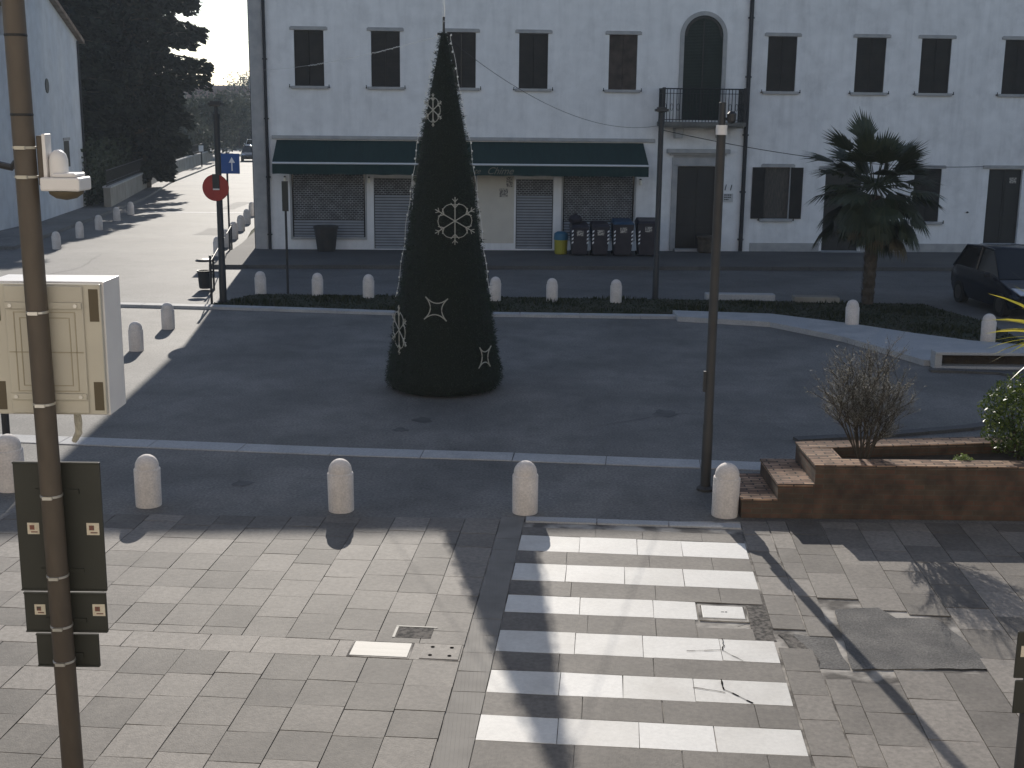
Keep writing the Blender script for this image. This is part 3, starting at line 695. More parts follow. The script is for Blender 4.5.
b = MB(); b.tube([(XR, -.10, .1), (XR, -.10, EAVE - .1)], .075, 10)
for z in (.5, 2.2, 4.2, 6.2, 8.2): b.box(XR - .1, XR + .1, -.12, 0, z, z + .05)
b.build('downpipe', MT['pipe'], rh)
b = MB(); b.lathe([(.0, -.03), (.06, 0), (.02, .03)], 8, (16.5, -.05, 1.55)); b.build('wall_ring', MT['iron'], rh)

# ---------------------------------------------------------------- building the view is taken from (its sunlit front throws light back on the square)
bh = thing('house', 'cream rendered house at the near side of the square, behind the viewpoint', 'building', (0, -.9, 0))
b = MB(); b.box(-26, 26, -8, 0, 0, 12.5); w0 = b.build('wall', MT['plaster_cream'], bh)
for x in range(-24, 25, 4):
    for z in (1.0, 4.6):
        b = MB(); b.box(x - .55, x + .55, .002, .05, z, z + 1.7); b.build('window', MT['wood_dark'], bh)
b = MB(); b.box(-26.4, 26.4, -8.4, .5, 12.5, 12.8); b.build('roof', MT['tile'], bh)

# ---------------------------------------------------------------- stone bollards
bo = thing('stone_bollard', '', 'bollard', (0, 0, 0), 0, 'stone bollards round the square')
b = MB()
prof = [(.148, 0), (.150, .02), (.152, .50), (.146, .512), (.138, .516), (.136, .53)]
for k in range(1, 9):
    a = k / 8 * math.pi / 2; prof.append((.136 * math.cos(a) + .002, .53 + .165 * math.sin(a)))
b.lathe(prof, 28); b.build('post', MT['stone'], bo, smooth=True)
bl = [((148, 507), 'first bollard of the near row, right of the dark sign backs', 1.0),
      ((341, 512), 'second bollard of the near row, pale, shadow tip straight below it', 1.0),
      ((525, 514), 'third bollard of the near row, at the left end of the zebra crossing', 1.0),
      ((725, 517), 'last bollard of the near row, between the tall lamp post and the brick planter', 1.03),
      ((11, 491), 'big bollard cut by the left frame edge, behind the dark sign backs', 1.14),
      ((136, 352), 'sunlit bollard beside the beige box, nearer of the pair', .92),
      ((168, 330), 'sunlit bollard of the pair that stands closer to the pale kerb line', .92),
      ((260, 297), 'far verge bollard nearest the building corner, right of the no entry post', .95),
      ((317, 299), 'far verge bollard in front of the barrel shaped pot', .95),
      ((368, 301), 'far verge bollard just left of the decorated tree', .95),
      ((495, 304), 'far verge bollard just right of the decorated tree', .95),
      ((552, 305), 'far verge bollard in front of the small blue and yellow bin', .95),
      ((616, 306), 'far verge bollard in front of the wheeled bins', .95),
      ((852, 330), 'bollard on the curved kerb left of the palm trunk', .98),
      ((988, 346), 'bollard on the curved kerb in front of the dark car', .98),
      ((218, 257), 'nearest of the backlit bollards lining the side street, behind the red sign post', 1.0),
      ((226, 248), 'second of the backlit bollards lining the side street', 1.0),
      ((234, 240), 'third of the backlit bollards lining the side street', 1.0),
      ((241, 232), 'fourth of the backlit bollards lining the side street', 1.0),
      ((247, 225), 'fifth of the backlit bollards lining the side street', 1.0),
      ((252, 217), 'farthest of the backlit bollards lining the side street, by the building edge', 1.0),
      ((57, 250), 'nearest shaded bollard on the far side of the side street', .95),
      ((80, 239), 'second shaded bollard on the far side of the side street', .95),
      ((99, 231), 'third shaded bollard on the far side of the side street', .95),
      ((117, 222), 'fourth shaded bollard, beneath the dark conifers', .95),
      ((131, 216), 'fifth and farthest shaded bollard beneath the conifers', .95)]
for i, ((x, y), lab, s) in enumerate(bl):
    p = gp(x, y - 1)
    loc = (p.x, p.y + .04, 0 if i < 13 or i > 14 else .04)
    if i in (7, 8, 9, 10, 11, 12): loc = (p.x, p.y + .12, .04)
    if i > 20: loc = (p.x, p.y, 0)
    s *= .955
    if i == 0: bo.location = loc; bo['label'] = lab; bo.scale = (s * 1.13, s * 1.13, s)
    else: dup(bo, lab, loc, rnd.uniform(0, 6), (s * 1.12, s * 1.12, s * rnd.uniform(.98, 1.02)))

# ---------------------------------------------------------------- Christmas tree
TX, TY = -1.24, 22.3
ct = thing('christmas_tree', 'tall narrow dark green artificial cone tree standing on the square', 'christmas tree', (TX, TY, 0))
RP = [(0.03, .98), (.12, 1.06), (.25, 1.08), (.67, 1.0), (1.6, .85), (2.5, .71), (3.39, .59), (4.43, .435), (5.11, .305), (5.78, .175), (6.22, .095)]
def rad(z):
    if z <= RP[0][0]: return RP[0][1]
    for (z0, r0), (z1, r1) in zip(RP[:-1], RP[1:]):
        if z <= z1: return r0 + (r1 - r0) * (z - z0) / (z1 - z0)
    return RP[-1][1]
b = MB(); b.lathe([(max(.02, r - .05), z) for z, r in RP], 32); b.build('core', MT['tree_core'], ct)
b = MB()
for i in range(34000):
    while True:
        z = rnd.uniform(.04, 6.25)
        if rnd.random() < rad(z) / 1.1 + .05: break
    a = rnd.uniform(0, 2 * math.pi); r = rad(z) - rnd.uniform(.0, .07)
    # shallow garland tiers
    r += .018 * math.sin(z * 38 + a) + .010 * math.sin(z * 13 + 5 * a) * math.cos(z * 7 - 3 * a) - .02
    p = Vector((r * math.cos(a), r * math.sin(a), z)); d = Vector((math.cos(a), math.sin(a), 0)) * rnd.uniform(.3, 1) + Vector((rnd.uniform(-.6, .6), rnd.uniform(-.6, .6), rnd.uniform(-.9, .7)))
    d.normalize(); l = rnd.uniform(.03, .075) * (1.7 if rnd.random() < .12 else 1); w = d.cross(Vector((rnd.random() - .5, rnd.random() - .5, rnd.random() - .5))).normalized() * .006
    b.add([p - w, p + w, p + d * l], [(0, 1, 2)], rnd.random())
b.build('foliage', MT['needle'], ct)
b = MB(); b.tube([(0, 0, 6.1), (0, 0, 6.5)], .02, 6); b.tube([(-.11, 0, 6.22), (.10, 0, 6.2)], .02, 5); b.build('mast', MT['pole_grey'], ct)
# strings of bulbs down the flanks
ls = thing('light_string', 'strings of tiny white bulbs running down the flanks of the cone tree', 'string lights', (TX, TY, 0))
cab = MB(); bul = MB()
for a0 in (R_(-4), R_(184), R_(60), R_(125)):
    pts = []; z = 6.2
    while z > 1.6:
        a = a0 + .12 * math.sin(z * 2.1); r = rad(z) + .018 + .010 * math.sin(z * 9)
        pts.append((r * math.cos(a), r * math.sin(a), z)); z -= .07
    cab.tube(pts, .004, 4, False)
    for p in pts[::2]:
        if rnd.random() < .8: bul.lathe([(.004, -.02), (.014, -.008), (.016, .004), (.005, .02)], 6, (p[0] + rnd.uniform(-.02, .02), p[1] + rnd.uniform(-.02, .02), p[2]), )
o_ = len(cab.v); cab.v += bul.v; cab.f += [tuple(i + o_ for i in f) for f in bul.f]; cab.t += bul.t; cab.build('bulb_chain', MT['bulb'], ls)
# upright lit spray above the top
ts = thing('light_string', 'thin upright string of bulbs rising from the tip of the cone tree', 'string lights', (TX, TY, 6.3))
cab = MB(); bul = MB(); pts = [(.012 * math.sin(z * 5), .01 * math.cos(z * 4), z) for z in [k * .08 for k in range(22)]]
cab.tube(pts, .012, 5)
for k in range(60): bul.lathe([(.002, -.012), (.010, 0), (.002, .012)], 5, (rnd.uniform(-.03, .03), rnd.uniform(-.03, .03), .1 + k * .027))
o_ = len(cab.v); cab.v += bul.v; cab.f += [tuple(i + o_ for i in f) for f in bul.f]; cab.t += bul.t; cab.build('bulb_chain', MT['bulb'], ts)

def on_tree(px, py):
    # march along the sight line to the cone surface
    d = ray(px, py); t = 15.0
    while t < 30:
        p = Vector((0, 0, CAM_H)) + d * t
        if math.hypot(p.x - TX, p.y - TY) < rad(p.z) + .03: return p
        t += .01
    return Vector((0, 0, CAM_H)) + d * (22 / d.y)
def ornament(kind, px, py, size, label, yaw=None):
    p = on_tree(px, py); a = math.atan2(p.x - TX, -(p.y - TY)) if yaw is None else yaw
    o = thing('snowflake_ornament' if kind == 's' else 'star_ornament', label, 'ornament', p, a)
    b = MB(); r = size / 2
    if kind == 's':
        for k in range(6):
            an = k * math.pi / 3 + math.pi / 2; c, s = math.cos(an), math.sin(an)
            b.tube([(0, 0, 0), (c * r, 0, s * r)], .009, 5)
            for sg in (-1, 1):
                a2 = an + sg * .75
                b.tube([(c * r * .55, 0, s * r * .55), (c * r * .55 + math.cos(a2) * r * .27, 0, s * r * .55 + math.sin(a2) * r * .27)], .008, 5)
                b.tube([(c * r * .8, 0, s * r * .8), (c * r * .8 + math.cos(a2) * r * .17, 0, s * r * .8 + math.sin(a2) * r * .17)], .007, 5)
            # scallops between the arms
            am = an + math.pi / 6
            pts = [((r * (.66 + .09 * math.sin(t * math.pi))) * math.cos(an + t * math.pi / 3), 0, (r * (.66 + .09 * math.sin(t * math.pi))) * math.sin(an + t * math.pi / 3)) for t in [j / 6 for j in range(7)]]
            b.tube(pts, .007, 5, False)
    else:
        for k in range(4):
            an = k * math.pi / 2 + .72; an2 = an + math.pi / 2
            P = Vector((math.cos(an) * r, 0, math.sin(an) * r)); Q = Vector((math.cos(an2) * r, 0, math.sin(an2) * r)); Cn = (P + Q) * .0
            pts = [(1 - t) ** 2 * P + 2 * t * (1 - t) * Cn + t * t * Q for t in [j / 8 for j in range(9)]]
            b.tube(pts, .010, 5, False)
    b.build('rope_light', MT['tube_white'], o)
    return o
ornament('s', 455, 221, .82, 'large six armed white rope light snowflake on the middle of the cone tree')
ornament('s', 399, 330, .88, 'white snowflake low on the left flank of the cone tree, seen edge on', yaw=R_(-66))
ornament('s', 433, 110, .56, 'small white snowflake high on the left flank of the cone tree', yaw=R_(-50))
ornament('x', 436, 309, .56, 'white four pointed star ornament on the lower front of the cone tree')
ornament('x', 485, 357, .52, 'dim four pointed star low on the right flank of the cone tree', yaw=R_(58))

# ---------------------------------------------------------------- overhead cables
def sagline(a, c, sag, n=24): return [a.lerp(c, k / n) - Vector((0, 0, sag * 4 * (k / n) * (1 - k / n))) for k in range(n + 1)]
tip = Vector((TX, TY, 6.2))
lampB = Vector((3.80, 33.5, 4.62))
b = MB(); b.tube(sagline(tip, lampB, .55), .005, 5); tag(b.build('cable', MT['cable'], None), 'dark cable sagging from the cone tree tip to the thin lamp post', 'cable')
e = Vector((16.9, 45.65, 3.2)); b = MB(); b.tube(sagline(lampB + Vector((0, 0, -.1)), e, .32), .011, 5); tag(b.build('cable', MT['cable'], None), 'dark cable from the thin lamp post to the right house wall, passing the palm', 'cable')
e = at(262, 70, 44.1); e.y = 44.15
lc = thing('light_string', 'pale cable with white bulbs from the cone tree tip towards the building corner', 'string lights', tip)
P = [p - tip for p in sagline(tip, e, .12, 40)]; b = MB(); b.tube(P, .0035, 4)
for k in range(120):
    t = k / 200; p = P[0].lerp(P[-1], t) - Vector((0, 0, .12 * 4 * t * (1 - t))); b.lathe([(.002, -.01), (.008, 0), (.002, .01)], 5, (p.x, p.y, p.z + rnd.uniform(-.02, .01)))
b.build('bulb_chain', MT['bulb'], lc)

# ---------------------------------------------------------------- lamp posts and signs
def lamp_post(label, x, y, h, r0, r1, m, head=1, base=True):
    t = thing('lamp_post', label, 'lamp post', (x, y, 0), 0, 'lamp posts round the square')
    b = MB(); b.tube([(0, 0, 0), (0, 0, .9), (0, 0, .92), (0, 0, h - .42)], [r0 * 1.12, r0 * 1.1, r0, r1], 14); b.build('pole', m, t, smooth=True)
    b = MB(); b.lathe([(r0 * 1.9, 0), (r0 * 1.9, .03), (r0 * 1.3, .06)], 14); b.build('base', m, t)
    b = MB(); b.lathe([(r1 * 1.25, h - .42), (r1 * 1.25, h - .30)], 14); b.build('collar', MT['offwhite'] if head == 2 else m, t)
    b = MB(); b.tube([(0, 0, h - .32), (0, 0, h - .1)], [r1 * .75, r1 * .55], 10); b.build('neck', m, t)
    b = MB(); b.box(-.17, .17, -.15, .15, h - .10, h - .03); b.box(-.12, .12, -.1, .1, h - .03, h + .01); 
    if head == 2: b = MB(); b.tube([(0, 0, h - .3), (0, 0, h - .02)], r1 * .78, 10)
    hd = b.build('lamp_head', MT['pole_black'], t, bevel=.006)
    if head == 2: return t
    q = MB(); q.box(-.12, .12, -.1, .1, h - .115, h - .101); q.build('lens', MT['glass'], hd)
    return t
l1 = lamp_post('tall brown lamp post with pale collar at the zebra crossing, beside the brick planter', 2.60, 16.05, 5.08, .062, .058, MT['pole_grey'], 2)
b = MB(); b.box(-.09, -.055, -.03, .03, 1.35, 1.62); b.build('switch_box', MT['pole_black'], l1)
b = MB(); b.tube([(.03, 0, 4.86), (.10, 0, 4.86)], .015, 6); b.lathe([(.03, -.06), (.055, -.03), (.06, .06), (.03, .09)], 10, (.12, 0, 4.86)); b.build('side_lamp', MT['pole_black'], l1)
lamp_post('thin black lamp post on the verge, in front of the rightmost wheeled bin', 3.84, 33.5, 5.08, .075, .07, MT['pole_black'])
l3 = lamp_post('black lamp post carrying the red disc, at the corner of the side street', -7.47, 31.95, 5.1, .085, .075, MT['pole_black'])
ne = thing('no_entry_sign', 'round red no entry disc clamped to the black post at the street corner', 'road sign', (-7.52, 31.82, 2.98))
b = MB(); b.tube([(0, 0, 0), (0, -.015, 0)], .335, 32); b.build('disc', MT['red'], ne)
b = MB(); b.box(-.07, .10, -.045, -.017, -.02, .34); b.build('bracket', MT['pole_black'], ne)  # plain dark box over the middle of the disc's upper half
b = MB(); b.box(-.06, .10, -.05, -.017, -.055, -.02); b.build('bar', MT['offwhite'], ne)
bs = thing('one_way_sign', 'blue rectangular sign with a white arrow on a thin post, right of the red disc', 'road sign', (-10.14, 44.7, 0))
b = MB(); b.tube([(0, 0, 0), (0, 0, 3.45)], .035, 8); b.build('post', MT['pole_black'], bs)
b = MB(); b.box(-.36, .46, -.06, -.04, 2.70, 3.40); pl = b.build('panel', MT['blue'], bs, bevel=.004)
b = MB(); b.box(.17, .21, -.066, -.062, 2.80, 3.12); b.add([(.08, -.065, 3.08), (.30, -.065, 3.08), (.19, -.065, 3.28)], [(0, 1, 2)]); b.build('arrow', MT['white'], pl)
nb = thing('stop_post', 'slim dark post with narrow upright panel, in front of the left shop pilaster', 'sign post', (-6.15, 33.9, 0))
b = MB(); b.tube([(0, 0, 0), (0, 0, 3.0)], .032, 8); b.build('post', MT['pole_black'], nb)
b = MB(); b.box(-.085, .085, -.05, -.02, 2.25, 3.05); b.build('panel', MT['sign_back'], nb, bevel=.01)
# sign post behind the beige box
p = gp(8, 455)
nb = thing('sign_post', 'dark upright post behind the big bollard at the left frame edge', 'post', (p.x, p.y, 0))
b = MB(); b.tube([(0, 0, 0), (0, 0, 1.9)], .055, 10); b.build('pole', MT['pole_black'], nb)
b = MB(); b.lathe([(.1, 0), (.1, .02), (.07, .05)], 10); b.build('base', MT['pole_black'], nb)
# litter bin at the street corner
lb = thing('litter_bin', 'dark round litter bin under a flat canopy at the corner of the side street', 'litter bin', (-8.55, 34.5, 0))
b = MB(); b.lathe([(.15, .05), (.17, .08), (.20, .50), (.22, .52), (.22, .55), (.18, .55), (.16, .3)], 18); b.build('basket', MT['pole_black'], lb)
b = MB(); b.lathe([(.24, .80), (.25, .82), (.20, .86), (.06, .88)], 18); b.build('canopy', MT['pole_black'], lb)
b = MB(); b.tube([(.24, 0, 0), (.24, 0, .98)], .03, 8); b.tube([(.24, 0, .84), (.1, 0, .84)], .015, 6); b.tube([(.24, 0, .45), (.18, 0, .45)], .015, 6); b.build('post', MT['pole_black'], lb)
p = gp(216, 309)
rl = thing('guard_rail', 'low thin black rail at the verge corner beside the black lamp post', 'railing', (-7.72, 31.75, 0))
b = MB(); b.tube([(0, 0, 0), (0, 0, 1.28)], .033, 8); b.tube([(-2.25, 12.5, 0), (-2.25, 12.5, .95)], .03, 8); b.tube([(0, 0, 1.1), (-2.25, 12.5, .9)], .016, 6); b.build('frame', MT['pole_black'], rl)

# ---------------------------------------------------------------- near pole with display box, camera and sign backs
NP = Vector((-2.87, 7.5, 0))
npole = thing('street_pole', 'thick brown steel pole close to the camera at the left', 'pole', NP)
b = MB(); b.tube([(.012, 0, 0), (-.045, 0, 7.5)], [.069, .061], 24); b.build('pole', MT['pole_brown'], npole, smooth=True)
for z in (5.32, 4.74, 4.77 - .22 - .0):
    pass
for z in (5.31, 4.86):
    b = MB(); r_z = .0695 - .00107 * z; b.lathe([(r_z, z - .008), (r_z + .002, z), (r_z, z + .008)], 24, (.012 - .0076 * z, 0, 0)); b.build('band', MT['iron'], npole)
def strap(z, parent, base, m=MT['steel']):
    az = z + parent.location.z; ox = .012 - .0076 * az; r_z = .0695 - .00107 * az
    b = MB(); prof = [(r_z, z - .008), (r_z + .0025, z - .006), (r_z + .0025, z + .006), (r_z, z + .008)]
    b.lathe(prof, 24, (ox, 0, 0)); b.box(ox - .03, ox + .03, -r_z - .015, -r_z + .002, z - .010, z + .010); o = b.build('strap', m, parent); o.location = base; return o
dbx = thing('display_box', 'beige backed display cabinet with grey side strapped to the brown pole', 'display cabinet', NP + Vector((0, .08, 3.02)))
b = MB(); b.box(-.355, .355, .04, .36, 0, .84); b.build('casing', MT['offwhite'], dbx, bevel=.006)
b = MB(); b.box(-.345, .345, .0, .038, .01, .83)
b.box(-.24, .24, -.015, .0, .02, .82); bk = b.build('back_panel', MT['beige'], dbx, bevel=.008)
# embossed ribs and dark corner slots on the back
b = MB()
def rib(x0, x1, z0, z1, w=.006):
    for r in (.0, .035):
        a, c, e, g = x0 + r, x1 - r, z0 + r, z1 - r
        b.box(a, c, -.0175, -.0151, g - w, g); b.box(a, c, -.0175, -.0151, e, e + w); b.box(a, a + w, -.019, -.0151, e + w, g - w); b.box(c - w, c, -.019, -.0151, e + w, g - w)
rib(-.19, .19, .16, .66); b.box(-.23, .23, -.019, -.0152, .405, .411)
b.build('ribs', MT['beige_dark'], bk)
for x0, x1 in ((-.343, -.262), (.262, .343)):
    for z0, z1 in ((.60, .80), (.04, .22)):
        b = MB(); b.box(x0 + .012, x1 - .012, -.003, .001, z0, z1); b.build('slot', MT['screen_dark'], bk)
for z in (.70, .13):
    b = MB(); b.box(-.235, .235, -.032, -.0155, z - .02, z + .02); q = b.build('bracket', MT['beige'], bk, bevel=.003)
    for x in (-.2, .2):
        s = MB(); s.tube([(x, -.04, z), (x, -.03, z)], .012, 8); s.build('bolt', MT['steel'], q)
    strap(z - .03, dbx, (0, -.08, 0))
b = MB(); pts = [(.10, .16, .0), (.105, .16, -.08), (.10, .17, -.15), (.06, .19, -.21)]; b.tube(pts, [.026, .026, .024, .018], 10); b.build('cable_duct', MT['beige'], dbx)

cc = thing('dome_camera', 'white weatherproof camera housing with rounded hood bracketed to the brown pole', 'security camera', NP + Vector((0, .02, 4.4)))
b = MB(); b.box(.05, .09, -.03, .03, .05, .34); b.build('bracket', MT['pole_brown'], cc, bevel=.006)
b = MB(); b.box(.09, .112, -.05, .05, .04, .35); b.build('mount_plate', MT['offwhite'], cc, bevel=.004)
b = MB(); b.box(.08, .315, -.10, .12, .02, .10); b.box(.14, .29, -.08, .10, .10, .125); b.build('housing', MT['offwhite'], cc, bevel=.018)
b = MB(); b.lathe([(.055, .10), (.055, .20), (.045, .235), (.02, .255), (.004, .258)], 18, (.165, 0, 0)); b.build('hood', MT['offwhite'], cc, smooth=True)
b = MB(); b.lathe([(.01, -.035), (.06, -.025), (.095, .0), (.10, .018)], 20, (.20, 0, 0)); b.build('dome', MT['screen_dark'], cc, smooth=True)
for z in (.10, .27): strap(z, cc, (0, -.02, 0), MT['beige'])
b = MB(); b.tube([(-.07, .05, .22), (-.14, .06, .15), (-.3, .08, .18)], .022, 8); b.build('side_arm', MT['pole_black'], cc)

def sign_back(label, x0, x1, z0, z1, stick, st):
    t = thing('road_sign', label, 'road sign', NP + Vector((0, .085, 0)), 0, 'dark sign backs on the brown pole')
    b = MB(); b.box(x0, x1, 0, .018, z0, z1); b.box(x0, x1, -.012, 0, z1 - .012, z1); b.box(x0, x1, -.012, 0, z0, z0 + .012); b.build('panel', MT['sign_back'], t, bevel=.005)
    b = MB(); 
    for z in st: b.box(x0 * .5, x1 * .5, -.012, 0, z - .015, z + .015)
    b.build('rail', MT['sign_back'], t)
    for (x, z, s) in stick:
        b = MB(); b.box(x - s / 2, x + s / 2, -.003, -.0005, z - s / 2, z + s / 2); k = b.build('sticker', MT['sticker'], t)
        b = MB(); b.box(x - s * .3, x + s * .1, -.005, -.0032, z - s * .1, z + s * .3); b.box(x - s * .2, x + s * .35, -.005, -.0032, z - s * .35, z - s * .25); b.build('print', MT['sticker_ink'], k)
    for z in st: strap(z, t, (0, -.085, 0))
    return t
sign_back('tallest dark sign back at the left edge, with two small square stickers', -.275, .275, 1.86, 2.72, [(-.17, 2.28, .075), (.21, 2.28, .08)], (2.53, 2.0))
sign_back('middle dark sign back under the tallest one, with two stickers', -.265, .265, 1.575, 1.85, [(-.165, 1.73, .07), (.215, 1.73, .08)], (1.66,))
sign_back('lowest and narrowest dark sign back on the brown pole', -.205, .20, 1.335, 1.565, [], (1.42,))
# right edge sign
rs = thing('sign_post', 'grey post with dark sign backs cut by the right frame edge', 'road sign', (3.60, 8.0, 0))
b = MB(); b.tube([(0, 0, 0), (0, 0, 2.1)], .05, 14); b.build('post', MT['pole_grey'], rs, smooth=True)
b = MB(); b.box(-.15, .45, -.07, -.052, 1.16, 1.50); b.build('panel', MT['sign_back'], rs, bevel=.02)
b = MB(); b.box(-.135, .42, -.07, -.052, .90, 1.145); b.build('panel', MT['sign_back'], rs, bevel=.02)
b = MB(); b.box(-.12, -.05, -.074, -.071, 1.32, 1.40); b.build('sticker', MT['sticker'], rs)

# ---------------------------------------------------------------- brick planter
bp_ = thing('brick_planter', 'long stepped red brick planter right of the lamp post', 'planter', (0, 0, 0))
FY = 14.87
fx = lambda x: FY + (x - 3.7) * .0
b = MB()
b.box(2.87, 3.31, FY, 15.98, 0, .22); b.box(3.312, 3.76, FY, 16.0, 0, .42); b.prism([(3.762, FY), (10.5, FY), (10.5, FY + .28), (3.762, FY + .28)], 0, .66)
b.prism([(3.762, FY + .282), (4.15, FY + .282), (4.15, 15.68), (3.762, 15.66)], 0, .66)
b.prism([(3.762, 15.662), (10.5, 16.65), (10.5, 16.95), (3.762, 15.98)], 0, .66)
b.build('wall', MT['brick'], bp_)
b = MB()
b.box(2.86, 3.309, FY - .012, 15.99, .221, .255); b.box(3.30, 3.759, FY - .012, 16.01, .421, .455)
b.prism([(3.75, FY - .014), (10.5, FY - .014), (10.5, FY + .295), (3.75, FY + .295)], .661, .70)
b.prism([(3.75, FY + .296), (4.16, FY + .296), (4.16, 15.655), (3.75, 15.645)], .661, .70)
b.prism([(3.75, 15.646), (10.5, 16.64), (10.5, 16.96), (3.75, 15.99)], .661, .70)
b.build('coping', MT['brick_top'], bp_, bevel=.004)
b = MB(); b.prism([(4.13, FY + .27), (10.4, FY + .27), (10.4, 16.7), (4.13, 15.72)], .3, .55); b.build('soil', MT['soil'], bp_)

def leafcloud(b, n, fn, size, asp=.45):
    for i in range(n):
        p = fn(); d = Vector((rnd.gauss(0, 1), rnd.gauss(0, 1), rnd.gauss(0, 1))).normalized()
        e_ = d.cross(Vector((rnd.gauss(0, 1), rnd.gauss(0, 1), rnd.gauss(0, 1)))).normalized()
        s = size * rnd.uniform(.6, 1.3)
        b.add([p - d * s, p + e_ * s * asp, p + d * s, p - e_ * s * asp], [(0, 1, 2, 3)], rnd.random() ** 1.5)

# bare bush
bb = thing('bare_bush', 'leafless twiggy shrub with pale buds growing in the brick planter', 'shrub', (4.49, 15.42, .55))
tw = MB(); bd = MB()
def twig(p, d, l, r, lev):
    n = 4; pts = [p]
    for k in range(n):
        d = (d + Vector((rnd.gauss(0, .08), rnd.gauss(0, .08), .05))).normalized(); pts.append(pts[-1] + d * l / n)
    tw.tube(pts, [r, r * .85, r * .75, r * .65, r * .5], 5 if lev < 2 else 3, False)
    if lev >= 2:
        for q in pts[1:]:
            for _ in range(3):
                s = rnd.uniform(.006, .012); o_ = q + Vector((rnd.gauss(0, .02), rnd.gauss(0, .02), rnd.gauss(0, .02)))
                dd_ = Vector((rnd.gauss(0, 1), rnd.gauss(0, 1), rnd.gauss(0, 1))).normalized() * s; ee = dd_.cross(Vector((0, 0, 1))).normalized() * s * .6
                bd.add([o_ - dd_, o_ + ee, o_ + dd_, o_ - ee], [(0, 1, 2, 3)], rnd.random())
    if lev < 3:
        for k in range(5 if lev else 4):
            q = pts[rnd.randint(2, n)]; nd = (d * .9 + Vector((rnd.gauss(0, .48), rnd.gauss(0, .48), rnd.uniform(-.25, .2)))).normalized()
            twig(q, nd, l * rnd.uniform(.5, .75), r * .55, lev + 1)
for k in range(13):
    a = k * .7; twig(Vector((.04 * math.cos(a), .04 * math.sin(a), 0)), Vector((math.cos(a) * .33, math.sin(a) * .33, 1)).normalized(), rnd.uniform(.5, .86), .016, 0)
tw.build('stems', MT['twig'], bb); bd.build('buds', MT['bud'], bb)
# green round shrub
gs = thing('green_shrub', 'round glossy green shrub at the right end of the visible planter', 'shrub', (6.62, 15.75, .55))
b = MB()
def sph(r, c, sq=1.0):
    def f():
        while True:
            v = Vector((rnd.uniform(-1, 1), rnd.uniform(-1, 1), rnd.uniform(-1, 1)))
            if .45 < v.length < 1: break
        lump = 1 + .13 * math.sin(v.x * 9) * math.cos(v.z * 8 + v.y * 5)
        return Vector((c[0] + v.x * r * lump, c[1] + v.y * r * lump, c[2] + v.z * r * sq * lump))
    return f
leafcloud(b, 5200, sph(.52, (0, 0, .58), 1.02), .028, .5); b.build('leaves', MT['leaf'], gs)
b = MB()
for k in range(7): a = k * .9; b.tube([(0, 0, 0), (.15 * math.cos(a), .15 * math.sin(a), .4), (.3 * math.cos(a), .3 * math.sin(a), .7)], [.02, .014, .006], 5)
b.build('stems', MT['twig'], gs)
# yucca
yu = thing('yucca', 'spiky yellow green plant reaching in from the right edge above the planter', 'plant', (7.02, 15.45, .55))
b = MB()
b2 = MB(); b2.tube([(0, 0, 0), (.02, 0, 1.65)], [.07, .06], 8); b2.build('trunk', MT['bark'], yu)
for k in range(46):
    a = k * 2.4; el = R_(rnd.uniform(-15, 75)); L_ = rnd.uniform(.9, 1.2); w = .03
    if k < 4: a = math.pi + (-.25, .12, .3, -.05)[k]; el = R_((42, 30, 10, 20)[k]); L_ = (1.2, 1.15, 1.2, 1.1)[k]; w = .048
    d = Vector((math.cos(a) * math.cos(el), math.sin(a) * math.cos(el), math.sin(el))); s = Vector((-math.sin(a), math.cos(a), .9 if k < 4 else .3)).normalized()
    p = Vector((0, 0, 1.62)); pts = []
    for j in range(7):
        ww = w * (1 - (j / 6) ** 2) * (.6 + .4 * min(1, j / 2)) + .001; pts.append((p - s * ww, p + s * ww)); p = p + d * L_ / 6; d = (d - Vector((0, 0, .11))).normalized()
    for (p0, p1), (q0, q1) in zip(pts[:-1], pts[1:]): b.quad(p0, p1, q1, q0, .3 + .7 * rnd.random())
b.build('leaves', MT['yucca'], yu)
p = gp(957, 455, .68)
we = thing('weed', 'small pale green weed spilling over the planter edge', 'plant', (p.x, FY + .34, .55))
b = MB(); leafcloud(b, 260, sph(.13, (0, 0, .13), .6), .022, .4); b.build('leaves', MT['weed'], we)
b = MB(); 
for k in range(5): a = k * 1.3; b.tube([(0, 0, 0), (.08 * math.cos(a), .08 * math.sin(a), .12)], .004, 4)
b.build('stems', MT['twig'], we)

# ---------------------------------------------------------------- low seat wall on the right of the square
sw = thing('seat_wall', 'low stone framed wall with dark brick recess behind the round shrub', 'low wall', (0, 0, 0))
b = MB(); b.box(8.42, 12.5, 24.45, 24.74, .0, .06); b.box(8.42, 8.56, 24.45, 24.74, .06, .29); b.box(8.42, 12.5, 24.4, 24.76, .291, .35); b.build('stone_frame', MT['kerb'], sw, bevel=.01)
b = MB(); b.box(8.562, 12.5, 24.70, 24.738, .061, .29); b.build('recess', MT['soil'], sw)
sb = thing('stone_block', 'low pale stone block lying along the verge behind the tall lamp post', 'stone block', (6.13, 33.55, 0), R_(-1))
b = MB(); b.box(-.93, .93, -.17, .17, 0, .20, .6); b.build('block', MT['kerb'], sb, bevel=.02)
sb = thing('stone_block', 'dull low stone block on the verge left of the palm trunk', 'stone block', (8.1, 33.2, 0), R_(-3))
b = MB(); b.box(-.6, .6, -.2, .2, 0, .2, .2); b.build('block', MT['stone_wall'], sb, bevel=.02)

